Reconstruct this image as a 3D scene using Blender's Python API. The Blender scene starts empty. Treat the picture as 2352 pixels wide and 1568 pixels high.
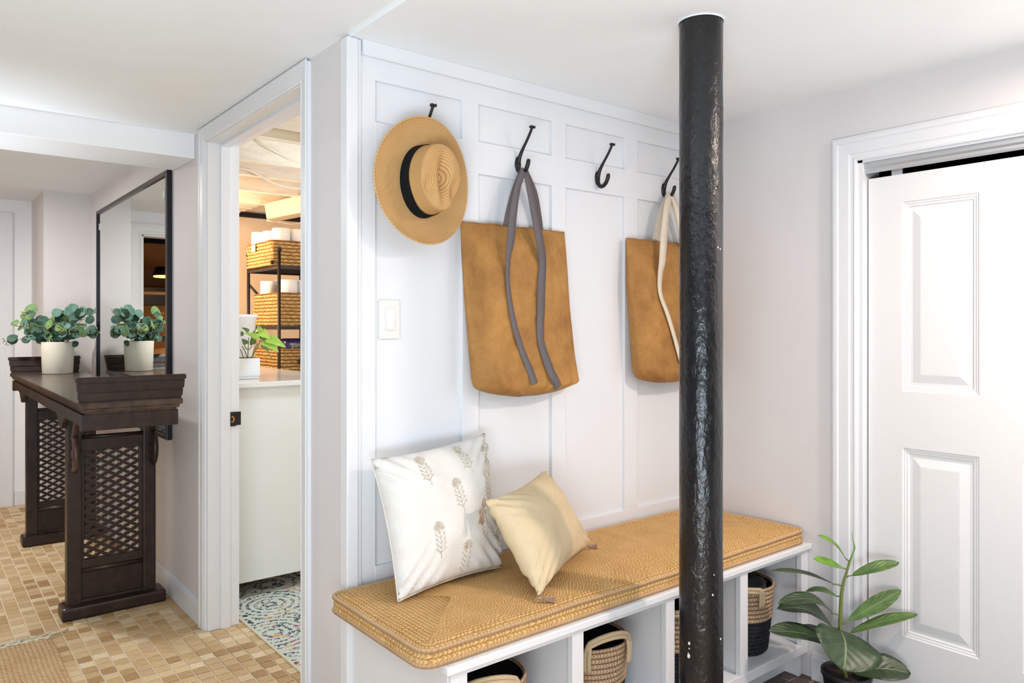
import bpy, bmesh, math, random
from mathutils import Vector, Matrix, noise
random.seed(7)
PI = math.pi
S = bpy.context.scene
COL = S.collection

# ------------------------------------------------------------------ camera
F = 1726.0; CX = 1176.0; HY = 748.0; H = 1.27
TH = math.atan((3313 - 1176) / F); CC = math.cos(TH); SS = math.sin(TH)
cam = bpy.data.cameras.new('camera'); camo = bpy.data.objects.new('camera', cam); COL.objects.link(camo)
cam.sensor_width = 36.0; cam.lens = F * 36.0 / 2352.0; cam.shift_y = -(784 - HY) / 2352.0
cam.clip_start = 0.05; cam.clip_end = 60
camo.location = (0, 0, H); camo.rotation_euler = (PI / 2, 0, TH - PI / 2)
S.camera = camo

# ------------------------------------------------------------------ world, lights, exposure
W = bpy.data.worlds.new('world'); S.world = W; W.use_nodes = True
W.node_tree.nodes['Background'].inputs[0].default_value = (0.88, 0.95, 1.0, 1)
W.node_tree.nodes['Background'].inputs[1].default_value = 0.28
S.view_settings.view_transform = 'Standard'; S.view_settings.look = 'None'
S.view_settings.gamma = 1.0; S.view_settings.use_curve_mapping = False
S.view_settings.exposure = -0.18

def area(name, loc, size, power, color, direction=(0, 0, -1), shape='DISK', size_y=None, spread=PI):
    l = bpy.data.lights.new(name, 'AREA'); l.shape = shape; l.size = size
    if size_y: l.size_y = size_y
    l.energy = power; l.color = color; l.spread = spread
    o = bpy.data.objects.new(name, l); COL.objects.link(o); o.location = loc
    o.rotation_euler = Vector(direction).to_track_quat('-Z', 'Y').to_euler()
    return o
def bulb(name, loc, r, power, color):
    l = bpy.data.lights.new(name, 'POINT'); l.shadow_soft_size = r; l.energy = power; l.color = color
    o = bpy.data.objects.new(name, l); COL.objects.link(o); o.location = loc
    return o
bulb('ceiling_bulb_warm', (1.75, -0.65, 1.90), 0.07, 9, (1.0, 0.84, 0.74))
area('ceiling_downlight_warm', (2.22, 0.24, 2.04), 0.11, 27, (1.0, 0.82, 0.70))
bulb('ceiling_bulb_cool', (-0.45, 1.15, 1.93), 0.07, 9, (0.94, 0.97, 1.0))
bulb('laundry_bulb_warm', (1.28, 4.95, 1.75), 0.06, 36, (1.0, 0.74, 0.50))
bulb('laundry_bulb_white', (2.2, 3.0, 1.85), 0.10, 42, (0.70, 0.84, 1.0))
area('hall_downlight', (0.0, 4.9, 2.12), 0.14, 27, (1.0, 0.96, 0.92))
area('low_daylight_fill', (-0.95, -0.75, 0.42), 1.5, 40, (0.91, 0.955, 1.0), (0.62, 0.72, -0.05), 'RECTANGLE', 0.8)  # daylight from behind, added as a low, near fill for the bench front
area('ceiling_fill', (-0.5, -0.6, 0.55), 1.4, 80, (0.62, 0.81, 1.0), (0.1, 0.15, 1.0), 'RECTANGLE', 1.4)  # cool fill added behind the camera, aimed up to brighten the ceiling
area('beam_fill', (0.05, 3.56, 0.5), 0.5, 2.6, (0.80, 0.90, 1.0), (0, 0, 1), 'RECTANGLE', 0.2, 1.0)  # narrow fill added under the hall beam to brighten its underside

# ------------------------------------------------------------------ pixel -> point helpers (measured on the photograph)
def ray(px, py):
    t = (px - CX) / F
    return Vector((CC + SS * t, SS - CC * t, -(py - HY) / F))
def AY(px, py, Y):
    d = ray(px, py); k = Y / d.y; return Vector((d.x * k, Y, H + d.z * k))
def AX(px, py, X):
    d = ray(px, py); k = X / d.x; return Vector((X, d.y * k, H + d.z * k))
def AD(px, py, dep):
    d = ray(px, py) * dep; return Vector((d.x, d.y, H + d.z))
def project(p):
    dep = CC * p[0] + SS * p[1]; lat = SS * p[0] - CC * p[1]
    if dep < .1: return None
    return CX + F * lat / dep, HY - F * (p[2] - H) / dep, dep

# ------------------------------------------------------------------ object helpers
ROOT = {}
def link(o): COL.objects.link(o); return o
def thing(name, label, cat, loc=(0, 0, 0), group=None, kind=None):
    o = link(bpy.data.objects.new(name, None)); o.location = loc; o.empty_display_size = .05
    ROOT[o.name] = Vector(loc); tag(o, label, cat, group, kind); return o
def tag(o, label=None, cat=None, group=None, kind=None):
    if label: o['label'] = label
    if cat: o['category'] = cat
    if group: o['group'] = group
    if kind: o['kind'] = kind
    return o
def rootloc(o):
    while o is not None:
        if o.name in ROOT: return ROOT[o.name]
        o = o.parent
    return Vector((0, 0, 0))
def obj(name, bm, m, parent=None, smooth=False, kind=None, label=None, origin=None):
    me = bpy.data.meshes.new(name)
    off = rootloc(parent) if parent is not None else (Vector(origin) if origin is not None else Vector((0, 0, 0)))
    if off.length > 0:
        for v in bm.verts: v.co -= off
    bm.normal_update(); bm.to_mesh(me); bm.free()
    if smooth:
        for p in me.polygons: p.use_smooth = True
    if m is not None:
        if isinstance(m, (list, tuple)):
            for x in m: me.materials.append(x)
        else: me.materials.append(m)
    o = link(bpy.data.objects.new(name, me))
    if parent is not None: o.parent = parent
    else:
        o.location = off; ROOT[o.name] = off
    if kind: o['kind'] = kind
    if label: o['label'] = label
    return o
def struct(name, bm, m, parent=None, smooth=False):
    return obj(name, bm, m, parent, smooth, kind=None if parent is not None else 'structure')
def dup(root, loc, label=None, group=None):
    r = root.copy(); link(r); r.location = loc; ROOT[r.name] = Vector(loc)
    if label: r['label'] = label
    if group: r['group'] = group
    for ch in list(root.children):
        c = ch.copy(); link(c); c.parent = r
        for g in list(ch.children):
            d = g.copy(); link(d); d.parent = c
    return r
def B(): return bmesh.new()
def box(bm, x0, x1, y0, y1, z0, z1, bev=0, mi=0):
    vs = [bm.verts.new(p) for p in ((x0, y0, z0), (x1, y0, z0), (x1, y1, z0), (x0, y1, z0), (x0, y0, z1), (x1, y0, z1), (x1, y1, z1), (x0, y1, z1))]
    fs = []
    for q in ((0, 3, 2, 1), (4, 5, 6, 7), (0, 1, 5, 4), (1, 2, 6, 5), (2, 3, 7, 6), (3, 0, 4, 7)):
        f = bm.faces.new([vs[i] for i in q]); f.material_index = mi; fs.append(f)
    if bev > 0:
        es = list({e for f in fs for e in f.edges})
        bmesh.ops.bevel(bm, geom=es, offset=bev, segments=2, affect='EDGES', profile=.5)
    return bm
def bx(*a, **k): return box(B(), *a, **k)
def frames(path):
    n = len(path); out = []; up = None
    for i in range(n):
        a = path[max(i - 1, 0)]; b = path[min(i + 1, n - 1)]
        t = (b - a)
        t = t.normalized() if t.length > 1e-9 else Vector((0, 0, 1))
        if up is None:
            up = Vector((0, 0, 1)) if abs(t.z) < .9 else Vector((1, 0, 0))
        s = t.cross(up)
        if s.length < 1e-6: s = t.orthogonal()
        s.normalize(); up = s.cross(t).normalized()
        out.append((t, s, up))
    return out
def smooth_path(pts, n=6):
    pts = [Vector(p) for p in pts]; out = []
    for i in range(len(pts) - 1):
        p0 = pts[max(i - 1, 0)]; p1 = pts[i]; p2 = pts[i + 1]; p3 = pts[min(i + 2, len(pts) - 1)]
        for k in range(n):
            t = k / n
            out.append(.5 * ((2 * p1) + (p2 - p0) * t + (2 * p0 - 5 * p1 + 4 * p2 - p3) * t * t + (3 * p1 - p0 - 3 * p2 + p3) * t ** 3))
    out.append(pts[-1]); return out
def tube(bm, path, r, segs=8, flat=1.0, closed=False, cap=True):
    path = [Vector(p) for p in path]; fr = frames(path); rings = []
    uv = bm.loops.layers.uv.verify()
    for i, p in enumerate(path):
        rr = r[i] if isinstance(r, (list, tuple)) else r
        t, s, u = fr[i]
        rings.append([bm.verts.new(p + s * math.cos(2 * PI * k / segs) * rr + u * math.sin(2 * PI * k / segs) * rr * flat) for k in range(segs)])
    L = 0; Ls = [0]
    for i in range(1, len(path)): L += (path[i] - path[i - 1]).length; Ls.append(L)
    for i in range(len(path) - 1):
        for k in range(segs):
            f = bm.faces.new((rings[i][k], rings[i][(k + 1) % segs], rings[i + 1][(k + 1) % segs], rings[i + 1][k]))
            for lp, c in zip(f.loops, ((Ls[i], k), (Ls[i], k + 1), (Ls[i + 1], k + 1), (Ls[i + 1], k))):
                lp[uv].uv = (c[0] * 100, c[1] / segs)
    if cap and not closed:
        bm.faces.new(rings[0][::-1]); bm.faces.new(rings[-1])
    return bm
def lathe(bm, prof, c=(0, 0, 0), segs=32, uvs=(1, 1), cap0=False, cap1=False, wob=0):
    """prof: (radius, z); axis z at c"""
    uv = bm.loops.layers.uv.verify(); rings = []
    L = [0]
    for i in range(1, len(prof)): L.append(L[-1] + math.dist(prof[i], prof[i - 1]))
    for (r, z) in prof:
        ring = []
        for k in range(segs):
            a = 2 * PI * k / segs
            rr = r + (wob * noise.noise(Vector((math.cos(a) * 2, math.sin(a) * 2, z * 8))) if wob else 0)
            ring.append(bm.verts.new((c[0] + rr * math.cos(a), c[1] + rr * math.sin(a), c[2] + z)))
        rings.append(ring)
    for i in range(len(prof) - 1):
        for k in range(segs):
            f = bm.faces.new((rings[i][k], rings[i][(k + 1) % segs], rings[i + 1][(k + 1) % segs], rings[i + 1][k]))
            for lp, q in zip(f.loops, ((k, i), (k + 1, i), (k + 1, i + 1), (k, i + 1))):
                lp[uv].uv = (q[0] / segs * uvs[0], L[q[1]] / max(L[-1], 1e-6) * uvs[1])
    if cap0: bm.faces.new(rings[0][::-1])
    if cap1: bm.faces.new(rings[-1])
    return bm
def grid(bm, nu, nv, fn, uvfn=None, flip=False):
    uv = bm.loops.layers.uv.verify()
    V = [[bm.verts.new(fn(i / nu, j / nv)) for j in range(nv + 1)] for i in range(nu + 1)]
    for i in range(nu):
        for j in range(nv):
            q = [(i, j), (i + 1, j), (i + 1, j + 1), (i, j + 1)]
            if flip: q = q[::-1]
            f = bm.faces.new([V[a][b] for a, b in q])
            for lp, (a, b) in zip(f.loops, q):
                lp[uv].uv = uvfn(a / nu, b / nv) if uvfn else (a / nu, b / nv)
    return V
def sphere(bm, c, r, seg=12, ring=8, sc=(1, 1, 1)):
    bmesh.ops.create_uvsphere(bm, u_segments=seg, v_segments=ring, radius=r, matrix=Matrix.Translation(Vector(c)) @ Matrix.Diagonal((sc[0], sc[1], sc[2], 1)))
    return bm
def weld(bm, d=1e-5): bmesh.ops.remove_doubles(bm, verts=bm.verts, dist=d); return bm

# ------------------------------------------------------------------ materials
def srgb(r, g, b):
    f = lambda c: (c / 255 / 12.92) if c / 255 <= .04045 else ((c / 255 + .055) / 1.055) ** 2.4
    return (f(r), f(g), f(b), 1)
class N:
    def __init__(s, name):
        s.m = bpy.data.materials.new(name); s.m.use_nodes = True; s.t = s.m.node_tree
        s.p = s.t.nodes['Principled BSDF']; s.o = s.t.nodes['Material Output']
    def n(s, typ, **k):
        x = s.t.nodes.new(typ)
        for a, b in k.items(): setattr(x, a, b)
        return x
    def l(s, a, b): s.t.links.new(a, b)
    def math(s, op, a, b=None, c=None):
        x = s.n('ShaderNodeMath', operation=op)
        for i, v in enumerate((a, b, c)):
            if v is None: continue
            if isinstance(v, (int, float)): x.inputs[i].default_value = v
            else: s.l(v, x.inputs[i])
        return x.outputs[0]
    def noise(s, vec, scale, detail=3, rough=.5, dist=0):
        x = s.n('ShaderNodeTexNoise'); x.inputs['Scale'].default_value = scale; x.inputs['Detail'].default_value = detail
        x.inputs['Roughness'].default_value = rough; x.inputs['Distortion'].default_value = dist
        if vec is not None: s.l(vec, x.inputs['Vector'])
        return x.outputs['Fac']
    def ramp(s, fac, stops):
        x = s.n('ShaderNodeValToRGB'); s.l(fac, x.inputs[0]); e = x.color_ramp.elements
        while len(e) < len(stops): e.new(.5)
        for i, (p, c) in enumerate(stops): e[i].position = p; e[i].color = c
        return x.outputs[0]
    def mix(s, fac, a, b, typ='MIX'):
        x = s.n('ShaderNodeMix', data_type='RGBA', blend_type=typ)
        if isinstance(fac, (int, float)): x.inputs[0].default_value = fac
        else: s.l(fac, x.inputs[0])
        for i, v in ((6, a), (7, b)):
            if isinstance(v, tuple): x.inputs[i].default_value = v
            else: s.l(v, x.inputs[i])
        return x.outputs[2]
    def bump(s, h, strength=.3, dist=.002):
        x = s.n('ShaderNodeBump'); x.inputs['Strength'].default_value = strength; x.inputs['Distance'].default_value = dist
        s.l(h, x.inputs['Height']); s.l(x.outputs[0], s.p.inputs['Normal'])
    def coord(s, which='Object', scale=None):
        c = s.n('ShaderNodeTexCoord').outputs[which]
        if scale:
            mp = s.n('ShaderNodeMapping'); mp.inputs['Scale'].default_value = scale; s.l(c, mp.inputs[0]); return mp.outputs[0]
        return c
    def col(s, c):
        if isinstance(c, tuple): s.p.inputs['Base Color'].default_value = c
        else: s.l(c, s.p.inputs['Base Color'])
    def set(s, **k):
        for a, b in k.items(): s.p.inputs[a.replace('_', ' ')].default_value = b
def paint(name, rgb, rough=.55, scale=180, st=.08, var=.015):
    q = N(name); c = q.coord(); nz = q.noise(c, scale, 3)
    c0 = srgb(*rgb); lo = tuple(x * (1 - var) for x in c0[:3]) + (1,); hi = tuple(min(1, x * (1 + var)) for x in c0[:3]) + (1,)
    q.col(q.ramp(q.noise(c, 3, 2), [(.3, lo), (.7, hi)])); q.set(Roughness=rough); q.bump(nz, st, .001); return q.m
def plain(name, rgb, rough=.5, metal=0, st=0, scale=100, spec=.5):
    q = N(name); q.col(srgb(*rgb)); q.set(Roughness=rough, Metallic=metal); q.p.inputs['Specular IOR Level'].default_value = spec
    if st: q.bump(q.noise(q.coord(), scale, 3), st, .001)
    return q.m
def emit(name, rgb, st):
    q = N(name); q.col(srgb(*rgb)); q.p.inputs['Emission Color'].default_value = srgb(*rgb); q.p.inputs['Emission Strength'].default_value = st; return q.m
def braid(name, dark, mid, light, rough=.85, bump=.8, dist=.004, chev=1.1, nscale=90, rowc=1.0, jit=.9):
    """woven braid that follows UV: u along the braid, v across it (one row per unit)"""
    q = N(name); uvn = q.n('ShaderNodeUVMap'); sp = q.n('ShaderNodeSeparateXYZ'); q.l(uvn.outputs[0], sp.inputs[0])
    u, v = sp.outputs[0], sp.outputs[1]
    fl = q.math('FLOOR', v); fr = q.math('SUBTRACT', v, fl); a = q.math('ABSOLUTE', q.math('SUBTRACT', fr, .5))
    ph = q.math('ADD', q.math('ADD', u, q.math('MULTIPLY', a, chev)), q.math('MULTIPLY', fl, .37))
    wob = q.noise(q.coord(), 25, 2); ph = q.math('ADD', ph, q.math('MULTIPLY', wob, jit * 2.2))
    s = q.math('MULTIPLY_ADD', q.math('SINE', q.math('MULTIPLY', ph, 2 * PI)), .5, .5)
    row = q.math('SUBTRACT', 1.0, q.math('MULTIPLY', q.math('POWER', q.math('MULTIPLY', a, 2.0), 3.0), rowc))
    hgt = q.math('MULTIPLY', row, q.math('MULTIPLY_ADD', s, .55, .45))
    fib = q.noise(q.coord(scale=(1, 1, 1)), nscale * 6, 3, .7)
    big = q.noise(q.coord(), 14, 3, .6)
    fac = q.math('MULTIPLY_ADD', hgt, .75, q.math('MULTIPLY', q.math('ADD', fib, big), .27))
    q.col(q.ramp(fac, [(.24, srgb(*dark)), (.56, srgb(*mid)), (.97, srgb(*light))]))
    q.set(Roughness=rough); q.p.inputs['Specular IOR Level'].default_value = .2
    q.bump(q.math('ADD', hgt, q.math('MULTIPLY', fib, .25)), bump, dist); return q.m
def fabric(name, rgb, st=.25, scale=900, rough=.9, var=.06, big=25):
    q = N(name); c = q.coord(); w1 = q.noise(q.coord(scale=(1, 1, .15)), scale, 2); w2 = q.noise(q.coord(scale=(.15, .15, 1)), scale, 2)
    w = q.math('ADD', w1, w2); c0 = srgb(*rgb)
    lo = tuple(x * (1 - var) for x in c0[:3]) + (1,); hi = tuple(min(1, x * (1 + var)) for x in c0[:3]) + (1,)
    q.col(q.ramp(q.math('MULTIPLY_ADD', q.noise(c, big, 3), .5, q.math('MULTIPLY', w, .25)), [(.3, lo), (.7, hi)]))
    q.set(Roughness=rough); q.p.inputs['Specular IOR Level'].default_value = .15; q.bump(w, st, .0008); return q.m
def wood(name, dark, light, rough=.38, axis=(2, .25, 2), st=.15):
    q = N(name); c = q.coord(scale=axis); a = q.noise(c, 16, 5, .6, .6); b = q.noise(q.coord(), 40, 3)
    q.col(q.ramp(q.math('MULTIPLY_ADD', a, .8, q.math('MULTIPLY', b, .2)), [(.32, srgb(*dark)), (.68, srgb(*light))]))
    q.set(Roughness=rough); q.bump(a, st, .002); return q.m

M = {}
M['ceiling'] = paint('ceiling_paint', (244, 247, 249), .7, 300, .15)
M['greige'] = paint('greige_paint', (221, 217, 217), .6, 260, .12)
M['white'] = paint('white_trim_paint', (230, 231, 234), .38, 120, .03, .006)
M['whitewall'] = paint('white_wall_paint', (244, 245, 247), .45, 200, .06, .006)
M['door'] = None
q = N('moulded_door_white'); g = q.noise(q.coord(scale=(1, 14, 160)), 9, 3); q.col(srgb(234, 233, 233)); q.set(Roughness=.42); q.bump(g, .18, .0015); M['door'] = q.m
q = N('black_pipe_paint'); c = q.coord(scale=(1, 1, .55)); n1 = q.noise(c, 70, 4, .55, .4); n2 = q.noise(c, 22, 3)
q.col(q.ramp(n2, [(.35, srgb(17, 17, 19)), (.7, srgb(27, 27, 30))])); q.set(Roughness=.24); q.bump(q.math('ADD', n1, q.math('MULTIPLY', n2, .8)), .55, .006); M['pole'] = q.m
M['speck'] = plain('white_paint_speck', (225, 222, 216), .6)
M['iron'] = plain('oil_rubbed_bronze', (44, 42, 42), .42, .5, .2, 300)
M['wood'] = wood('dark_console_wood', (26, 16, 14), (56, 37, 30), .36, (1.5, .3, 1.5))
M['woodtop'] = wood('polished_console_top', (58, 44, 38), (92, 74, 62), .22, (1.5, .3, 1.5), .05)
M['woodred'] = wood('worn_reddish_wood', (62, 40, 36), (98, 70, 60), .35, (.3, 1.5, 1.5))
q = N('mirror_silver'); q.col((.86, .9, .88, 1)); q.set(Roughness=.0, Metallic=1.0); M['mirror'] = q.m
M['frame'] = plain('dark_mirror_frame', (44, 42, 48), .3, .6, .1)
M['jute'] = braid('jute_cushion_braid', (104, 70, 34), (182, 137, 80), (226, 188, 132), bump=.7, dist=.003, rowc=.65, jit=1.4)
M['jutecord'] = braid('jute_cord', (150, 116, 80), (190, 156, 118), (214, 184, 150), bump=.5, dist=.002)
M['seagrass'] = braid('seagrass_basket_braid', (92, 66, 46), (170, 136, 104), (214, 188, 158), bump=.9, dist=.005)
M['blackrope'] = braid('black_cotton_rope', (16, 17, 22), (34, 35, 42), (52, 53, 60), bump=.7, dist=.003)
M['ropehandle'] = fabric('cream_rope_handle', (196, 174, 142), .5, 500)
M['hyacinth'] = braid('water_hyacinth_weave', (84, 52, 20), (176, 128, 70), (222, 186, 128), bump=1.0, dist=.008, chev=1.4)
M['rugjute'] = braid('jute_rug_braid', (112, 80, 48), (182, 144, 100), (220, 190, 150), bump=.8, dist=.004, rowc=.45, jit=1.6, chev=.4)
M['fringe'] = fabric('cream_fringe_cord', (222, 214, 190), .4, 500)
M['straw'] = braid('straw_hat_weave', (140, 98, 52), (190, 146, 92), (216, 176, 122), rough=.7, bump=.35, dist=.0012, chev=.5, nscale=60)
M['band'] = fabric('black_ribbon', (22, 24, 28), .5, 600)
q = N('brown_waxed_canvas'); c = q.coord(); a = q.noise(c, 7, 5, .65); b = q.noise(c, 420, 2); cr = q.noise(c, 5.5, 2, .5, .3)
ridge = q.math('SUBTRACT', 1.0, q.math('MINIMUM', q.math('MULTIPLY', q.math('ABSOLUTE', q.math('SUBTRACT', cr, .5)), 22.0), 1.0))
gate = q.math('GREATER_THAN', q.noise(c, 6, 2), .52); ridge = q.math('MULTIPLY', ridge, gate)
q.col(q.ramp(q.math('SUBTRACT', q.math('MULTIPLY_ADD', a, .75, q.math('MULTIPLY', b, .25)), q.math('MULTIPLY', ridge, .025)), [(.3, srgb(136, 90, 40)), (.7, srgb(196, 144, 76))]))
q.set(Roughness=.72); q.bump(q.math('ADD', q.math('MULTIPLY_ADD', a, 1.6, q.math('MULTIPLY', b, .22)), q.math('MULTIPLY', ridge, .30)), .9, .006); M['canvas'] = q.m
M['greystrap'] = fabric('grey_webbing', (112, 104, 106), .5, 700)
M['creamstrap'] = fabric('cream_webbing', (228, 216, 196), .4, 700)
M['linen'] = fabric('white_linen', (229, 225, 219), .6, 600, var=.04)
M['embroid'] = fabric('ivory_embroidery_thread', (214, 203, 184), .4, 900)
M['tan'] = fabric('tan_brushed_cotton', (216, 196, 160), .35, 500, var=.05)
M['tassel'] = fabric('taupe_tassel_thread', (166, 138, 120), .4, 900)
M['plate'] = plain('white_switch_plastic', (232, 230, 226), .3)
M['brass'] = plain('brass', (190, 150, 80), .35, .9)
M['ceramic'] = paint('cream_ceramic', (224, 219, 202), .6, 60, .25)
M['whitepot'] = plain('white_glazed_pot', (238, 240, 242), .35)
M['blackpot'] = plain('black_nursery_pot', (30, 30, 32), .45)
M['soil'] = plain('dark_soil', (38, 28, 22), .95, 0, .9, 60)
M['stem'] = plain('green_stem', (110, 122, 62), .6)
M['brownstem'] = plain('brown_stem', (110, 84, 60), .7)
M['berry'] = plain('pale_green_seed', (150, 142, 92), .6)
def leafmat(name, a, b, vein, rough=.4):
    q = N(name); uvn = q.n('ShaderNodeUVMap'); sp = q.n('ShaderNodeSeparateXYZ'); q.l(uvn.outputs[0], sp.inputs[0])
    u, v = sp.outputs[0], sp.outputs[1]; d = q.math('ABSOLUTE', q.math('SUBTRACT', u, .5))
    mid = q.math('LESS_THAN', d, .016)
    sv = q.math('SINE', q.math('MULTIPLY', q.math('SUBTRACT', v, q.math('MULTIPLY', d, .75)), 44.0)); side = q.math('GREATER_THAN', sv, .965)
    base = q.ramp(q.noise(q.coord(), 30, 3), [(.3, srgb(*a)), (.7, srgb(*b))])
    c = q.mix(q.math('MULTIPLY', side, .16), base, srgb(*vein)); c = q.mix(q.math('MULTIPLY', mid, .8), c, srgb(*vein))
    q.col(c); q.set(Roughness=rough); q.bump(q.math('MULTIPLY', sv, -.5), .22, .003)
    q.p.inputs['Subsurface Weight'].default_value = 0.0
    return q.m
M['figdark'] = leafmat('fig_leaf_dark', (40, 58, 38), (58, 78, 48), (128, 140, 100))
M['figmid'] = leafmat('fig_leaf_green', (60, 90, 38), (84, 116, 50), (130, 150, 90))
M['figlight'] = leafmat('fig_leaf_bright', (74, 122, 26), (112, 158, 44), (150, 184, 90))
M['euc1'] = leafmat('eucalyptus_blue', (72, 112, 98), (100, 142, 124), (140, 170, 150), .6)
M['euc2'] = leafmat('eucalyptus_deep', (44, 74, 60), (66, 102, 82), (110, 140, 116), .6)
M['euc3'] = leafmat('eucalyptus_green', (86, 122, 66), (118, 150, 92), (150, 176, 120), .6)
M['pothos'] = leafmat('pothos_bright', (140, 190, 70), (190, 220, 100), (220, 236, 170), .4)
M['pothos2'] = leafmat('pothos_dark', (62, 96, 40), (100, 136, 60), (140, 170, 90), .4)
M['paper'] = plain('white_paper_roll', (240, 234, 226), .9, 0, .3, 200)
M['rackmetal'] = plain('brown_black_metal', (42, 34, 32), .5, .4)
M['purple'] = plain('dark_purple_wrap', (48, 34, 84), .3)
M['navy'] = plain('navy_wrap', (24, 22, 72), .3)
M['kraft'] = plain('kraft_tag', (150, 136, 122), .8)
M['ink'] = plain('dark_ink', (32, 28, 30), .8)
M['counter'] = plain('white_glossy_counter', (232, 232, 230), .12)
M['cabinet'] = paint('pale_cabinet_panel', (232, 235, 232), .4, 100, .03)
M['peach'] = paint('peach_laundry_wall', (228, 208, 182), .6, 120, .15)
M['joist'] = wood('whitewashed_joist', (214, 200, 178), (236, 226, 208), .7, (.3, 2, 2), .3)
M['cable'] = plain('white_cable', (232, 222, 204), .5)
M['duct'] = plain('painted_duct', (222, 206, 176), .5)
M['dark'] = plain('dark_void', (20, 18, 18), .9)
M['track'] = plain('aluminium_track', (196, 200, 204), .35, .6)
M['brownwall'] = plain('brown_room_wall', (150, 106, 66), .8)
M['sofa'] = plain('dark_leather', (34, 28, 28), .35)
M['tancushion'] = fabric('tan_sofa_cushion', (196, 164, 124), .3)
M['glowtop'] = emit('lamp_glow', (255, 170, 60), 14.0)
M['green'] = plain('green_plastic', (40, 190, 50), .35)
M['greycloth'] = fabric('dark_grey_cloth', (70, 72, 70), .5, 300)
M['clearbottle'] = plain('grey_green_bottle', (122, 134, 122), .25)
M['hose'] = plain('grey_hose', (110, 106, 100), .5)
q = N('grout'); q.col(srgb(232, 214, 186)); q.set(Roughness=.9); q.bump(q.noise(q.coord(), 300, 3), .4, .002); M['grout'] = q.m
TILE = []
for i, (a, b) in enumerate((((184, 150, 104), (216, 186, 140)), ((192, 160, 116), (224, 196, 152)), ((170, 134, 90), (204, 170, 122)), ((202, 172, 128), (232, 208, 168)), ((156, 120, 80), (190, 154, 108)), ((214, 188, 148), (240, 222, 190)), ((188, 152, 114), (218, 186, 148)))):
    q = N('travertine_tile_%d' % i); c = q.coord('Generated', (1.2, 5, 1)); n1 = q.noise(q.coord(scale=(9, 60, 9)), 4 + i * .3, 4, .6, .5); n2 = q.noise(q.coord(), 90, 3)
    q.col(q.ramp(q.math('MULTIPLY_ADD', n1, .8, q.math('MULTIPLY', n2, .2)), [(.3, srgb(*a)), (.7, srgb(*b))])); q.set(Roughness=.5); q.bump(n1, .25, .002); TILE.append(q.m)
for i, (a, b) in enumerate((((58, 46, 42), (92, 76, 70)), ((70, 56, 50), (104, 86, 78)))):
    q = N('dark_stone_tile_%d' % i); n1 = q.noise(q.coord(scale=(9, 40, 9)), 5, 4, .6, .5); q.col(q.ramp(n1, [(.3, srgb(*a)), (.7, srgb(*b))])); q.set(Roughness=.45); q.bump(n1, .25, .002); TILE.append(q.m)
M['greygrout'] = plain('grey_grout', (168, 158, 154), .9)
q = N('laundry_rug_pattern'); c = q.coord()
v1 = q.n('ShaderNodeTexVoronoi'); v1.inputs['Scale'].default_value = 3.4; q.l(c, v1.inputs['Vector'])
v2 = q.n('ShaderNodeTexVoronoi'); v2.inputs['Scale'].default_value = 19.0; q.l(c, v2.inputs['Vector'])
rings = q.math('GREATER_THAN', q.math('SINE', q.math('MULTIPLY', v1.outputs['Distance'], 58.0)), .15)
petal = q.math('GREATER_THAN', q.noise(c, 34, 3, .6, 3.0), .50)
dots = q.math('LESS_THAN', q.math('ABSOLUTE', q.math('SUBTRACT', v2.outputs['Distance'], .30)), .06)
rk = q.math('MAXIMUM', q.math('MULTIPLY', rings, petal), q.math('MULTIPLY', dots, q.math('GREATER_THAN', q.noise(c, 22, 2), .5)))
colr = q.ramp(q.noise(c, 7, 1), [(.0, srgb(34, 52, 74)), (.40, srgb(44, 78, 92)), (.49, srgb(52, 66, 84)), (.55, srgb(158, 56, 122)), (.585, srgb(204, 160, 48)), (.63, srgb(48, 70, 96)), (1., srgb(80, 70, 110))])
colr.node.color_ramp.interpolation = 'CONSTANT'
q.col(q.mix(rk, srgb(214, 222, 212), colr)); q.set(Roughness=.95); q.bump(q.noise(c, 500, 2), .6, .003); M['lrug'] = q.m

# ------------------------------------------------------------------ main planes
X0 = 0.98; YB = 1.946; X1 = 2.548; ZC = 2.088; ZL = 2.10; T = .126

# floor: grout bed with single tiles
floor = struct('floor', bx(-2.6, 3.0, -2.6, 9.4, -.06, -.002), M['grout'])
struct('grout_bed', bx(1.575, X1, -2.6, 1.53, -.002, -.0012), M['greygrout'], floor)
P = .053
def tile_bm(cx, cy, seed, w=.0476):
    h = w / 2; z0 = -.002; z1 = .0012 + .0008 * ((seed * 7919) % 10) / 10; e = .0018; bm = B()
    a = [bm.verts.new((cx + sx * h, cy + sy * h, z0)) for sx, sy in ((-1, -1), (1, -1), (1, 1), (-1, 1))]
    b = [bm.verts.new((cx + sx * h, cy + sy * h, z1 - e * .6)) for sx, sy in ((-1, -1), (1, -1), (1, 1), (-1, 1))]
    c = [bm.verts.new((cx + sx * (h - e), cy + sy * (h - e), z1)) for sx, sy in ((-1, -1), (1, -1), (1, 1), (-1, 1))]
    for i in range(4):
        j = (i + 1) % 4; bm.faces.new((a[i], a[j], b[j], b[i])); bm.faces.new((b[i], b[j], c[j], c[i]))
    bm.faces.new(c); return bm
def in_poly_rug(x, y): return x < .45 and y < 3.56
cand = []; rest = []
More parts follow.
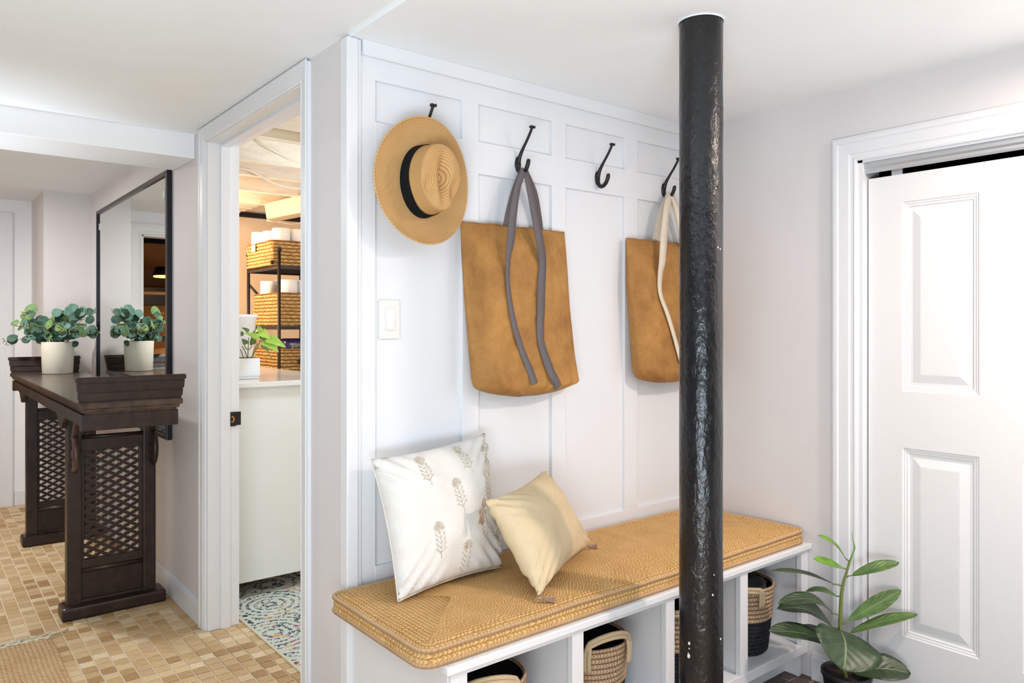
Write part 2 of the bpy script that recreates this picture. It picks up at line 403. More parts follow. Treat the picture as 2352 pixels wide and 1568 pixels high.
for i in range(-32, 49):
    for j in range(-12, 120):
        cx = .0015 + i * P; cy = .012 + j * P
        if j * P < -.5: continue
        inside = (cx < 1.14 and 1.35 < cy < 6.36) or (1.0 < cx < X1 and cy < 1.52) or (cx < 1.0 and cy <= 1.35) 
        if not inside or (.965 < cx < 1.11 and 1.9 < cy < 2.25) or (1.12 < cx and cy > 1.52) or (cx > .985 and 3.22 < cy < 5.74) or (cx > .69 and cy > 5.74): continue
        if in_poly_rug(cx, cy) and 1.3 < cy: continue
        pr = project((cx, cy, 0)); vis = pr and -10 < pr[0] < 2362 and pr[1] < 1580 and not (780 < pr[0] < 1740)
        (cand if vis else rest).append((pr[2] if pr else 99, cx, cy))
cand.sort(); singles = cand[:300]; rest += cand[300:]
proto = []
for v in range(9):
    me = bpy.data.meshes.new('tile'); b = tile_bm(0, 0, v); b.to_mesh(me); b.free(); me.materials.append(TILE[v]); proto.append(me)
def tpick(cx=0):
    if cx > 1.6: return random.choice([7, 8])
    return random.choice([0, 0, 1, 1, 2, 3, 3, 4, 5, 6])
for d, cx, cy in singles:
    o = link(bpy.data.objects.new('tile', proto[tpick(cx)])); o.location = (cx, cy, random.uniform(-.0004, .0004)); o.parent = floor
big = B(); vs_, fs_, ms_ = [], [], []
for d, cx, cy in rest:
    h = .0238; n0 = len(vs_); mi = tpick(cx); z = .0012
    for hh, zz in ((h, -.002), (h, z - .001), (h - .0018, z)):
        for sx, sy in ((-1, -1), (1, -1), (1, 1), (-1, 1)): vs_.append((cx + sx * hh, cy + sy * hh, zz))
    for r in (0, 4):
        for k in range(4):
            fs_.append((n0 + r + k, n0 + r + (k + 1) % 4, n0 + r + 4 + (k + 1) % 4, n0 + r + 4 + k)); ms_.append(mi)
    fs_.append((n0 + 8, n0 + 9, n0 + 10, n0 + 11)); ms_.append(mi)
big.free()
me = bpy.data.meshes.new('tile_field'); me.from_pydata(vs_, [], fs_)
for m_ in TILE: me.materials.append(m_)
me.polygons.foreach_set('material_index', ms_); me.update()
o = link(bpy.data.objects.new('tile_field', me)); o.parent = floor; o['kind'] = 'stuff'

# ceilings
struct('ceiling', box(bx(-2.6, X0, -2.6, 3.41, ZL, ZL + .1), X0 + .0005, 2.75, -2.6, YB + .0125, ZC, ZC + .112), M['ceiling'])
struct('ceiling_hall', bx(-.8, 1.0, 3.70, 6.4, 2.157, 2.25), M['ceiling'])
struct('ceiling_laundry', bx(1.05, 3.0, 2.04, 6.0, 2.27, 2.33), M['joist'])
struct('trim_1', bx(-2.6, X0, 3.405, 3.722, 1.995, 2.17, .004), M['whitewall'])   # boxed beam across the hall

# wall_left = plane x = X0 with the laundry doorway; its far end stops at the console nook
b = B(); box(b, X0, X0 + T, YB + .016, 2.262, 0, 2.3); box(b, X0, X0 + T, 2.262, 3.225, 2.045, 2.3); box(b, X0, X0 + T, 3.225, 5.75, 0, 2.3)
struct('wall_left', b, M['greige'])
struct('wall_nook', box(bx(.705, 1.11, 5.75, 5.87, 0, 2.3), .705, .83, 5.87, 6.36, 0, 2.3), M['greige'])
b = B(); box(b, .5, .83, 6.35, 6.47, 0, 2.3); box(b, -.8, -.38, 6.35, 6.47, 0, 2.3); box(b, -.38, .5, 6.35, 6.47, 1.985, 2.3)
struct('wall_far', b, M['whitewall'])
struct('wall_hall_left', bx(-.8, -.68, 3.41, 6.35, 0, 2.3), M['greige'])

# wall_back: board and batten
wb = struct('wall_back', bx(X0 + .014, X1 + .1, YB + .012, YB + .112, 0, 2.3), M['white'])
def board(name, x0, x1, z0, z1, y0=YB, y1=YB + .013, parent=wb):
    return struct(name, bx(x0, x1, y0, y1, z0, z1, .0015), M['white'], parent)
board('batten', .985, 1.063, 0, 2.06)
board('batten', 1.370, 1.435, .5, 2.0); board('batten', 1.751, 1.817, .5, 2.0); board('batten', 2.121, 2.194, .5, 2.0); board('batten', 2.50, X1, .5, 2.06)
board('rail', 1.060, X1, 1.982, 2.06, YB - .0004); board('rail', 1.060, X1, 1.758, 1.862, YB - .0004); board('rail', 1.060, X1, .45, .572, YB - .0008)
board('crown_board', 1.017, X1, 2.044, ZC, YB - .014)
struct('trim_2', box(bx(X0 - .014, X0 + .022, YB - .012, YB + .03, 0, 2.086, .003), X0 + .02, X0 + .034, YB - .006, YB + .014, 0, 2.086, .002), M['white'])

# wall_right with the closet opening
b = B(); box(b, X1, X1 + .12, 1.255, YB + .1, 0, 2.3); box(b, X1, X1 + .12, -.4, 1.255, 1.84, 2.3); box(b, X1, X1 + .12, -2.6, -.4, 0, 2.3)
struct('wall_right', b, M['greige'])
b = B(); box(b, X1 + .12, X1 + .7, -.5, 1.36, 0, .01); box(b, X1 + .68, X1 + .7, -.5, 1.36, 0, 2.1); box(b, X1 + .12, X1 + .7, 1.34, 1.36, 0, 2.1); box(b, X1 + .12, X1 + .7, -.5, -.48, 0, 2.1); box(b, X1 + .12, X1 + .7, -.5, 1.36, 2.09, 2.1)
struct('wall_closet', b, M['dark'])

def casing(name, plane, sgn, horiz, a0, a1, ztop, w, z_out, legs='both', mats=M['white']):
    """profiled door casing. plane: coordinate of the wall; sgn: direction it stands proud; a0<a1 opening edges along the wall; horiz 'x' or 'y'"""
    prof = [(0, .0), (0, .010), (.006, .0125), (.010, .0105), (.018, .011), (.022, .014), (.05, .016), (.054, .019), (.064, .0195), (.068, .016), (w, .016), (w, 0)]
    k = w / .07; prof = [(min(p[0] * k, w), p[1]) for p in prof]
    bm = B()
    def pt(a, z, d): return Vector((a, plane + sgn * d, z)) if horiz == 'x' else Vector((plane + sgn * d, a, z))
    paths = []
    def sweep(stations):
        rings = []
        for st in stations: rings.append([bm.verts.new(pt(*st(p))) for p in prof])
        for r0, r1 in zip(rings, rings[1:]):
            for i in range(len(prof)):
                j = (i + 1) % len(prof)
                bm.faces.new((r0[i], r0[j], r1[j], r1[i]))
        bm.faces.new(rings[0]); bm.faces.new(rings[-1][::-1])
    sweep([lambda p: (a0 - p[0], 0, p[1]), lambda p: (a0 - p[0], min(ztop + p[0], z_out), p[1]), lambda p: (a1 + p[0], min(ztop + p[0], z_out), p[1]), lambda p: (a1 + p[0], 0, p[1])])
    bmesh.ops.recalc_face_normals(bm, faces=bm.faces)
    return bm
# laundry doorway: casing, jamb with stop, strike plate
tr = struct('trim_3', casing('c', X0, -1, 'y', 2.262, 3.238, 2.036, .062, ZL - .002), M['white'])
b = B(); box(b, X0 - .002, X0 + T + .002, 3.222, 3.240, 0, 2.05, .001); box(b, X0 - .002, X0 + T + .002, 2.250, 2.268, 0, 2.05, .001); box(b, X0 - .002, X0 + T + .002, 2.262, 3.225, 2.032, 2.052, .001)
struct('jamb', b, M['white'], tr)
b = B(); box(b, X0 + .048, X0 + .088, 3.210, 3.223, 0, 2.033, .002); box(b, X0 + .048, X0 + .088, 2.267, 2.280, 0, 2.033, .002); box(b, X0 + .048, X0 + .088, 2.28, 3.21, 2.020, 2.033, .002)
struct('door_stop', b, M['white'], tr)
st = thing('strike_plate', 'small black strike plate with brass latch hole on white door jamb', 'door hardware', (1.092, 3.2195, .875))
obj('plate', box(bx(1.066, 1.090, 3.208, 3.2115, .846, .906, .001), 1.088, 1.114, 3.2175, 3.2215, .848, .905, .0012), M['iron'], st)
b = B(); box(b, 1.071, 1.083, 3.2055, 3.2085, .862, .868, .0005); box(b, 1.071, 1.083, 3.2055, 3.2085, .884, .890, .0005); box(b, 1.078, 1.083, 3.2055, 3.2085, .862, .890, .0005); obj('latch_rim', b, M['brass'], st, label='brass latch rim')
b = B(); tube(b, [(1.077, 3.2085, .899), (1.077, 3.2068, .899)], .0022, 10); obj('screw', b, M['iron'], st)
b = B(); tube(b, [(1.077, 3.2085, .853), (1.077, 3.2068, .853)], .0022, 10); obj('screw', b, M['iron'], st)

# hall doorway on the far wall (seen at the left edge and in the mirror)
struct('trim_4', casing('c', 6.35, -1, 'x', -.38, .505, 1.978, .09, 2.15), M['white'])
struct('jamb', box(box(bx(.488, .506, 6.348, 6.472, 0, 1.984), -.386, -.368, 6.348, 6.472, 0, 1.985), -.38, .5, 6.348, 6.472, 1.968, 1.986), M['white'], bpy.data.objects['trim_4'])

# baseboards
def baseb(name, bm): return struct(name, bm, M['white'])
def bb_y(x, y0, y1, s=-1, h=.078):   # along y on plane x
    b = B(); box(b, min(x, x + s * .014), max(x, x + s * .014), y0, y1, 0, h - .018, .001); box(b, min(x, x + s * .010), max(x, x + s * .010), y0, y1, h - .019, h - .006, .002); box(b, min(x, x + s * .006), max(x, x + s * .006), y0, y1, h - .008, h, .001); return b
baseb('baseboard_left', bb_y(X0, 3.30, 5.75, -1, .10))
baseb('baseboard_nook', box(box(bx(.705, X0, 5.736, 5.75, 0, .1, .002), .691, .705, 5.75, 6.35, 0, .1, .002), .60, .69, 6.336, 6.35, 0, .1, .002))
baseb('baseboard_right', bb_y(X1, 1.352, YB - .52, -1, .10))

# closet casing, track and six-panel sliding doors
tr5 = struct('trim_5', casing('c', X1, -1, 'y', -.39, 1.262, 1.836, .085, 1.95), M['white'])
struct('jamb', box(box(bx(X1 - .001, X1 + .12, 1.246, 1.264, 0, 1.85), X1 - .001, X1 + .12, -.41, -.392, 0, 1.85), X1 - .001, X1 + .12, -.39, 1.262, 1.828, 1.846), M['white'], tr5)
tk = thing('sliding_door_track', 'silver rail above the white closet doors', 'door track', (X1 + .02, .45, 1.82))
b = B(); prof = [(.008, 1.836), (.008, 1.812), (.014, 1.806), (.012, 1.797), (.020, 1.791), (.024, 1.795), (.024, 1.836)]
r0 = [b.verts.new((X1 + x_, -.39, z_)) for x_, z_ in prof]; r1 = [b.verts.new((X1 + x_, 1.246, z_)) for x_, z_ in prof]
for i in range(len(prof)): j = (i + 1) % len(prof); b.faces.new((r0[i], r1[i], r1[j], r0[j]))
b.faces.new(r0); b.faces.new(r1[::-1])
bmesh.ops.recalc_face_normals(b, faces=b.faces); obj('fascia', b, M['track'], tk)
obj('channel', bx(X1 + .024, X1 + .10, -.39, 1.246, 1.812, 1.836), M['dark'], tk)
obj('roller_bracket', bx(X1 + .034, X1 + .042, 1.13, 1.165, 1.770, 1.812, .001), M['track'], tk)
def panel_door(name, xf, ya, yb, z0, z1, th=.034):
    """front face at x = xf looking -x, ya<yb; raised-and-fielded moulded panels"""
    d = struct(name, B(), M['door']); me = d.data
    bm = B(); wdt = yb - ya; st = .112; mid = .115; pw = (wdt - 2 * st - mid) / 2
    cols = [(yb - st - pw, yb - st), (ya + st, ya + st + pw)]; rows = [(.240, .866), (1.053, 1.682)]
    ys = sorted({ya, yb, *[c for q_ in cols for c in q_]}); zs = sorted({z0, z1, *[c for q_ in rows for c in q_]})
    for i in range(len(ys) - 1):
        for j in range(len(zs) - 1):
            if any(abs(ys[i] - c[0]) < 1e-6 for c in cols) and any(abs(zs[j] - r[0]) < 1e-6 for r in rows): continue
            bm.faces.new([bm.verts.new(p) for p in ((xf, ys[i], zs[j]), (xf, ys[i], zs[j + 1]), (xf, ys[i + 1], zs[j + 1]), (xf, ys[i + 1], zs[j]))])
    bm2 = bx(xf + .0005, xf + th, ya, yb, z0, z1)
    tmp = bpy.data.meshes.new('t'); bm2.to_mesh(tmp); bm2.free(); bm.from_mesh(tmp)
    # remove the box's own front face
    fr = [f for f in bm.faces if len(f.verts) == 4 and abs(f.calc_center_median().x - (xf + .0005)) < 1e-5]
    bmesh.ops.delete(bm, geom=fr, context='FACES'); weld(bm, .0001)
    for v in bm.verts:
        if abs(v.co.x - xf - .0005) < 1e-4: v.co.x = xf
    bmesh.ops.recalc_face_normals(bm, faces=bm.faces); bm.to_mesh(me); bm.free()
    stp = [(0, 0), (.004, .003), (.008, .003), (.011, .0055), (.016, .0055), (.021, .009), (.030, .009), (.056, .0025), (.060, .0022)]
    for c in cols:
        for r in rows:
            pb = B(); prev = None
            for (ins, dep) in stp:
                ring = [pb.verts.new(p) for p in ((xf + dep, c[0] + ins, r[0] + ins), (xf + dep, c[1] - ins, r[0] + ins), (xf + dep, c[1] - ins, r[1] - ins), (xf + dep, c[0] + ins, r[1] - ins))]
                if prev:
                    for k in range(4): pb.faces.new((prev[k], ring[k], ring[(k + 1) % 4], prev[(k + 1) % 4]))
                prev = ring
            pb.faces.new(prev[::-1]); bmesh.ops.recalc_face_normals(pb, faces=pb.faces)
            for f in pb.faces:
                if f.normal.x > 0: pass
            struct('panel', pb, M['door'], d)
    return d
d1 = panel_door('door_1', X1 + .030, .44, 1.240, .012, 1.774)
d2 = panel_door('door_2', X1 + .072, -.39, .47, .012, 1.774)

# laundry room shell
struct('wall_laundry_back', bx(1.05, 3.0, 5.9, 6.0, 0, 2.33), M['peach'])
struct('wall_laundry_right', bx(2.9, 3.0, 2.04, 5.9, 0, 2.33), M['peach'])
struct('wall_laundry_near', bx(X0 + .03, 3.0, YB + .1125, YB + .13, 0, 2.33), M['peach'])
def joist(y0, y1, z0, z1, lab, nm='joist', x0=1.106, x1=2.9, m=M['joist']):
    o = struct(nm, bx(x0, x1, y0, y1, z0, z1, .003), m, bpy.data.objects['ceiling_laundry']); return o
for (a, c_, z) in ((2.62, 2.66, 2.12), (3.03, 3.07, 2.12), (3.78, 3.82, 2.10), (4.28, 4.32, 2.13), (4.78, 4.82, 2.13), (5.28, 5.32, 2.13)): joist(a, c_, z, 2.27, '')
for k in range(7): joist(5.40 + k * .065, 5.455 + k * .065, 2.135 + .006 * (k % 2), 2.16, '', 'lath', x1=2.0)
o = joist(3.30, 3.345, 2.11, 2.16, '', 'pipe')
b = B(); tube(b, [(1.106, 3.26, 2.125), (2.9, 3.26, 2.125)], .022, 12); struct('conduit', b, M['duct'], bpy.data.objects['ceiling_laundry'], True)
struct('joist_hanger', bx(1.106, 1.36, 4.27, 4.28, 2.10, 2.20, .001), M['whitepot'], bpy.data.objects['ceiling_laundry'])
b = B()
for (dx, dz) in ((.14, .05), (.18, .052), (.225, .045)): tube(b, [(1.106 + dx, 4.27, 2.09 + dz), (1.106 + dx, 4.266, 2.09 + dz)], .004, 8)
struct('nail_hole', b, M['dark'], bpy.data.objects['ceiling_laundry'])
cb = thing('ceiling_cable', 'thin white cable drooping below the laundry joists', 'cable', (1.6, 4.2, 2.1))
b = B(); tube(b, smooth_path([AY(585, 318, 3.775), AY(615, 338, 3.75), AY(640, 352, 3.76), AY(668, 366, 3.77), AY(700, 378, 3.78), AY(760, 395, 3.78)], 5), .004, 8); obj('wire', b, M['cable'], cb, True)
cb = thing('coiled_cable', 'white ribbed cable hanging slack between the laundry ceiling boards', 'cable', (1.6, 4.4, 2.1))
b = B(); pth = smooth_path([AY(545, 384, 4.262), AY(575, 391, 4.24), AY(600, 404, 4.24), AY(630, 420, 4.24), AY(665, 430, 4.24), AY(700, 432, 4.24), AY(750, 425, 4.24)], 14); tube(b, pth, [.0065 + .0015 * (i % 2) for i in range(len(pth))], 8); obj('wire', b, M['cable'], cb, True)
dt = thing('duct_box', 'cream painted square duct under the laundry ceiling', 'duct', (2.0, 5.2, 2.05))
b = B(); A0 = AY(607, 468, 5.2); A1 = AY(612, 503, 5.2); C0 = AY(720, 440, 4.6); C1 = AY(720, 482, 4.6)
vs = [b.verts.new(p) for p in (A0, A1, C1, C0, A0 + Vector((.1, .12, 0)), A1 + Vector((.1, .12, 0)), C1 + Vector((.1, .12, 0)), C0 + Vector((.1, .12, 0)))]
for f in ((0, 1, 2, 3), (4, 7, 6, 5), (0, 4, 5, 1), (1, 5, 6, 2), (2, 6, 7, 3), (3, 7, 4, 0)): b.faces.new([vs[i] for i in f])
bmesh.ops.recalc_face_normals(b, faces=b.faces); bmesh.ops.bevel(b, geom=b.edges[:], offset=.004, segments=2, affect='EDGES'); obj('casing', b, M['duct'], dt)
b = B(); tube(b, smooth_path([AY(613, 506, 5.3), AY(640, 509, 5.3), AY(672, 514, 5.3), AY(705, 509, 5.3)], 6), .007, 8); obj('cord', b, M['cable'], dt, True)
struct('gap_strip', bx(1.106, 2.9, 5.86, 5.9, 2.12, 2.155), M['dark'], bpy.data.objects['ceiling_laundry'])

# room beyond the far doorway (appears in the hall mirror)
b = B(); box(b, -2.4, 1.6, 8.9, 9.0, 0, 2.5); box(b, -2.5, -2.4, 6.47, 9.0, 0, 2.5); box(b, 1.5, 1.6, 6.47, 8.9, 0, 2.5); struct('wall_den', b, M['brownwall'])
struct('ceiling_den', bx(-2.5, 1.6, 6.47, 9.0, 2.25, 2.33), M['brownwall'])
for y in (6.9, 7.5, 8.1): struct('beam', bx(-2.4, 1.5, y, y + .1, 2.1, 2.25), M['dark'], bpy.data.objects['ceiling_den'])
sh = thing('wall_shelf', 'long dark shelf high on the brown room wall seen in the mirror', 'shelf', (-.4, 8.8, 1.5))
obj('board', bx(-1.6, 1.0, 8.58, 8.9, 1.49, 1.68, .004), M['sofa'], sh); obj('edge_strip', bx(-1.5, .3, 8.572, 8.582, 1.60, 1.63), M['tancushion'], sh)
lp = thing('pendant_lamp', 'black drum pendant lamp with glowing orange underside seen in the mirror', 'lamp', (-.10, 7.9, 1.80))
b = B(); lathe(b, [(.0, .09), (.13, .085), (.15, .0), (.145, .0), (.125, .08), (0, .082)], (-.10, 7.9, 1.76), 32); obj('shade', b, M['sofa'], lp, True)
b = B(); lathe(b, [(0.0, .006), (.142, .006), (.142, -.012), (0, -.014)], (-.10, 7.9, 1.76), 32); obj('diffuser', b, M['glowtop'], lp, True)
b = B(); tube(b, [(-.10, 7.9, 1.85), (-.10, 7.9, 2.25)], .006, 8); obj('cord', b, M['sofa'], lp)
bulb('den_bulb', (-.9, 8.2, 1.3), .1, 16, (1.0, .62, .25))
sf = thing('leather_sofa', 'dark leather sofa in the orange lit room reflected in the mirror', 'sofa', (-.4, 8.4, 0))
b = B(); box(b, -1.5, .8, 8.0, 8.6, .05, .45, .04); obj('seat', b, M['sofa'], sf, True)
obj('backrest', bx(-1.5, .8, 8.5, 8.78, .3, .95, .06), M['sofa'], sf, True); obj('armrest', bx(.7, .95, 8.0, 8.7, .05, .65, .05), M['sofa'], sf, True)
cu = obj('throw_cushion', sphere(B(), (-.15, 8.36, .78), .26, 20, 14, (1, .45, 1)), M['tancushion'], None, True, origin=(-.15, 8.36, .78)); tag(cu, 'round tan cushion on the dark sofa reflected in the mirror', 'cushion')

# ------------------------------------------------------------------ black support pole
pc = (1.668, 1.255)
pl = thing('support_pole', 'thick black painted steel column from floor to ceiling before the bench', 'column', (pc[0], pc[1], 0))
b = B(); zs = [i * ZC / 60 for i in range(61)]
lathe(b, [(.0575 + .0005 * noise.noise(Vector((z * 9, 0, 0))), z) for z in zs], (pc[0], pc[1], 0), 64, wob=.0009); obj('shaft', b, M['pole'], pl, True)
b = B(); lathe(b, [(.0595, 0), (.0595, .002), (.058, .004)], (pc[0], pc[1], ZC - .004), 64); obj('paint_line', b, M['ceiling'], pl, True, label='pale caulk ring at the ceiling')
b = B()
for (px, py, r) in ((1583, 1477, .0032), (1583, 1489, .0017), (1582, 1506, .0042), (1637, 1366, .0022), (1655, 1467, .002), (1649, 568, .002), (1654, 572, .0018), (1581, 1500, .0016), (1640, 1320, .0015)):
    d = ray(px, py); a_ = d.x ** 2 + d.y ** 2; bb_ = -2 * (d.x * pc[0] + d.y * pc[1]); c_ = pc[0] ** 2 + pc[1] ** 2 - .058 ** 2
    k = (-bb_ - math.sqrt(max(bb_ * bb_ - 4 * a_ * c_, 0))) / (2 * a_); p = Vector((d.x * k, d.y * k, H + d.z * k)); sphere(b, p, r, 8, 6, (1, 1, 1.5))
obj('paint_drip', b, M['speck'], pl, True, kind='stuff', label='white paint specks')

# ------------------------------------------------------------------ storage bench
YF = 1.445
bn = thing('storage_bench', 'white built-in cubby bench along the panelled wall', 'bench', (1.76, 1.7, 0))
obj('seat_board', bx(.966, X1 - .001, 1.430, YB - .001, .466, .486, .003), M['white'], bn)
obj('rail', bx(.985, X1 - .001, YF, YF + .02, .451, .467, .001), M['white'], bn)
obj('rail', bx(.985, X1 - .001, YF, YF + .02, .088, .122, .002), M['white'], bn)
for a, c_ in ((.985, 1.032), (1.373, 1.414), (1.754, 1.794), (2.130, 2.172), (2.503, X1 - .001)):
    obj('stile', bx(a, c_, YF, YF + .02, .122, .452, .0015), M['white'], bn)
obj('side_panel', bx(.982, .998, YF + .012, YB - .012, 0, .466), M['white'], bn); obj('side_panel', bx(X1 - .03, X1 - .015, YF + .02, YB - .002, .0, .466), M['white'], bn)
for x in (1.3935, 1.774, 2.151): obj('divider', bx(x - .009, x + .009, YF + .02, YB - .012, .12, .466), M['white'], bn)
obj('bottom_shelf', bx(.998, X1 - .031, YF + .02, YB - .002, .100, .120), M['white'], bn)
obj('back_panel', bx(.998, X1 - .031, YB - .012, YB - .002, .12, .466), M['white'], bn)
obj('toe_kick', bx(.998, X1 - .031, YF + .075, YF + .09, 0, .10), M['white'], bn)

# ------------------------------------------------------------------ braided jute seat cushion
cx0, cx1, cy0, cy1 = .914, 2.532, 1.452, 1.928
def rrect(d, M_=420, rad=.035, rr=None):
    x0, x1, y0, y1 = cx0 + d, cx1 - d, cy0 + d, cy1 - d; r = max(rad - d, .001); pts = []
    segs = [((x0 + r, y0), (x1 - r, y0)), ((x1 - r, y0 + r), -90), ((x1, y0 + r), (x1, y1 - r)), ((x1 - r, y1 - r), 0), ((x1 - r, y1), (x0 + r, y1)), ((x0 + r, y1 - r), 90), ((x0, y1 - r), (x0, y0 + r)), ((x0 + r, y0 + r), 180)]
    cnt = [170, 6, 34, 6, 170, 6, 34, 6]
    for (s, c) in zip(segs, cnt):
        if isinstance(s[1], (int, float)):
            for k in range(c): a = math.radians(s[1] + 90 * k / c); pts.append((s[0][0] + r * math.cos(a), s[0][1] + r * math.sin(a)))
        else:
            for k in range(c): t = k / c; pts.append((s[0][0] + (s[1][0] - s[0][0]) * t, s[0][1] + (s[1][1] - s[0][1]) * t))
    return pts
ctop = .534
def cz(x, y, base): return base + .004 * noise.noise(Vector((x * 3.2, y * 3.2, base * 3))) + .0025 * noise.noise(Vector((x * 9, y * 9, 1)))
cu = thing('bench_cushion', 'braided natural jute seat cushion lying on the white bench', 'cushion', (1.72, 1.69, .487))
b = B(); uvl = b.loops.layers.uv.verify(); rings = []; pitch = .0119; sub = 4; nr = 80; base = rrect(0); L = [0]
for i in range(1, len(base) + 1): L.append(L[-1] + math.dist(base[i % len(base)], base[i - 1]))
for k in range(nr + 1):
    d = k * pitch / sub; ph = (k % sub) / sub; hh = .0020 * math.sin(PI * ph) ** .8 if 0 < ph < 1 else 0
    edge = -.010 * max(0, 1 - d / .02) ** 2
    rings.append([b.verts.new((x, y, cz(x, y, ctop) + hh + edge)) for x, y in rrect(min(d, .2379))])
n = len(base)
for k in range(nr):
    for i in range(n):
        j = (i + 1) % n; f = b.faces.new((rings[k][i], rings[k][j], rings[k + 1][j], rings[k + 1][i]))
        for lp, (kk, ll) in zip(f.loops, ((k, L[i]), (k, L[i + 1]), (k + 1, L[i + 1]), (k + 1, L[i]))): lp[uvl].uv = (ll / .0125, kk / sub)
obj('woven_top', b, M['jute'], cu, True)
b = B(); uvl = b.loops.layers.uv.verify(); rows = []
for (off, z) in ((.002, .524), (-.003, .518), (-.0045, .512), (-.003, .506), (-.0045, .500), (-.002, .4935)):
    rows.append([b.verts.new((x, y, z + (cz(x, y, ctop) - ctop) * max(0, (z - .49) / .04))) for x, y in rrect(off)])
for k in range(len(rows) - 1):
    for i in range(n):
        j = (i + 1) % n; f = b.faces.new((rows[k + 1][i], rows[k + 1][j], rows[k][j], rows[k][i]))
        for lp, (kk, ll) in zip(f.loops, ((k + 1, L[i]), (k + 1, L[i + 1]), (k, L[i + 1]), (k, L[i]))): lp[uvl].uv = (ll / .0135, kk * .4)
obj('side_band', b, M['jute'], cu, True)
for z, nm in ((.527, 'piping'), (.4915, 'piping')):
    pts = [Vector((x, y, z + (cz(x, y, ctop) - ctop if z > .5 else 0))) for x, y in rrect(-.003)]; pts = pts + [pts[0]]
    b = B(); tube(b, pts, .0056, 8, cap=False); obj(nm, b, M['jutecord'], cu, True)
b = B(); f = b.faces.new([b.verts.new((x, y, .4872)) for x, y in rrect(.002)]); obj('underside', b, M['jutecord'], cu)

# ------------------------------------------------------------------ pillows
def pillow_fn(TL, TR, BR, BL, T_, pinch=.05, wr=.004, seed=0, flip=1):
    TL, TR, BR, BL = map(Vector, (TL, TR, BR, BL)); nrm = (TR - TL).cross(BL - TL).normalized()
    if nrm.y > 0: nrm = -nrm
    ex = ((TR - TL) + (BR - BL)) * .5; ey = ((BL - TL) + (BR - TR)) * .5
    def P_(u, v, side):
        U, V = 2 * u - 1, 2 * v - 1
        U2 = U * (1 - pinch * (1 - V * V) * abs(U) ** 2); V2 = V * (1 - pinch * (1 - U * U) * abs(V) ** 2)
        uu, vv = (U2 + 1) / 2, (V2 + 1) / 2
        p = TL * (1 - uu) * (1 - vv) + TR * uu * (1 - vv) + BR * uu * vv + BL * (1 - uu) * vv
        h = T_ * ((1 - abs(U) ** 2.4) * (1 - abs(V) ** 2.4)) ** .5
        w = wr * noise.noise(Vector((u * 5 + seed, v * 5, side))) + wr * .8 * math.sin(8 * (u * 1.4 + v) + seed) * (abs(U * V)) ** 1.2
        cr = (abs(U) * abs(V)) ** 1.5; w += wr * 1.6 * cr * math.sin(26 * (abs(U) - abs(V)) + seed)
        return p + nrm * side * (h + w * (1 if h > .002 else 0)) * (1 if side > 0 else .8)
    return P_, nrm
def pillow_mesh(P_, n=44):
    b = B(); grid(b, n, n, lambda u, v: P_(u, v, 1)); grid(b, n, n, lambda u, v: P_(u, v, -1), flip=True); weld(b, .0006)
    bmesh.ops.recalc_face_normals(b, faces=b.faces); return b
Pw, nw = pillow_fn(AY(851, 1054, 1.885), AY(1113, 994, 1.90), (1.405, 1.790, .540), (1.012, 1.732, .542), .078, .060, .0095, 3)
pw = thing('throw_pillow', 'large square white linen pillow embroidered with ivory flower sprigs', 'pillow', (1.21, 1.77, .54))
obj('cover', pillow_mesh(Pw), M['linen'], pw, True)
def sprig(cu_, cv_, ang, sc):
    b = B(); ca, sa = math.cos(ang), math.sin(ang)
    def S_(x, y):   # local metres -> surface point
        uu = cu_ + (x * ca - y * sa) / .40; vv = cv_ + (x * sa + y * ca) / .36
        uu = min(max(uu, .01), .99); vv = min(max(vv, .01), .99)
        return Pw(uu, vv, 1) + nw * .0008
    def stroke(pts, r=.0011): tube(b, [S_(*p) for p in pts], r, 5)
    k = sc
    stroke([(0, .035 * k), (0, .015 * k), (.001, 0), (0, -.02 * k)], .0011)
    for i in range(5):
        y = .024 * k - i * .0095 * k
        for s in (-1, 1):
            stroke([(0, y), (s * .007 * k, y - .006 * k), (s * (.015 - .001 * i) * k, y - .009 * k)]); stroke([(s * .007 * k, y - .006 * k), (s * .011 * k, y - .013 * k)])
    for i in range(9):
        a = -PI / 2 + (i - 4) * .42
        stroke([(0, -.020 * k), (.008 * k * math.cos(a), -.026 * k + .008 * k * math.sin(a)), (.014 * k * math.cos(a), -.026 * k + .012 * k * math.sin(a))])
        stroke([(.006 * k * math.cos(a + .2), -.028 * k + .005 * k * math.sin(a)), (.012 * k * math.cos(a + .2), -.028 * k + .011 * k * math.sin(a + .2))])
    return b
for (u_, v_, a_) in ((.32, .19, -.15), (.68, .17, -.3), (.93, .22, -.1), (.56, .43, -.15), (.87, .42, 0), (.33, .70, .05), (.75, .68, 0), (.56, .88, .1), (.93, .84, .15)):
    obj('embroidery', sprig(u_, v_, a_, 1.25), M['embroid'], pw, True)
b = B(); edge = [Pw(0, k / 40, 1) for k in range(41)] + [Pw(k / 40, 1, 1) for k in range(1, 41)]; tube(b, edge, .0016, 6); obj('seam', b, M['linen'], pw, True)
Pt, nt = pillow_fn(AY(1112, 1150, 1.70), AY(1246, 1082, 1.86), (1.742, 1.757, .549), (1.306, 1.504, .549), .070, .10, .0075, 9)
pt = thing('lumbar_pillow', 'small tan pillow with corner tassels leaning on the white pillow', 'pillow', (1.5, 1.66, .54))
obj('cover', pillow_mesh(Pt), M['tan'], pt, True)
b = B(); tube(b, [Pt(.07, k / 40, 1) + nt * .0004 for k in range(41)], .0013, 6); obj('piping', b, M['creamstrap'], pt, True)
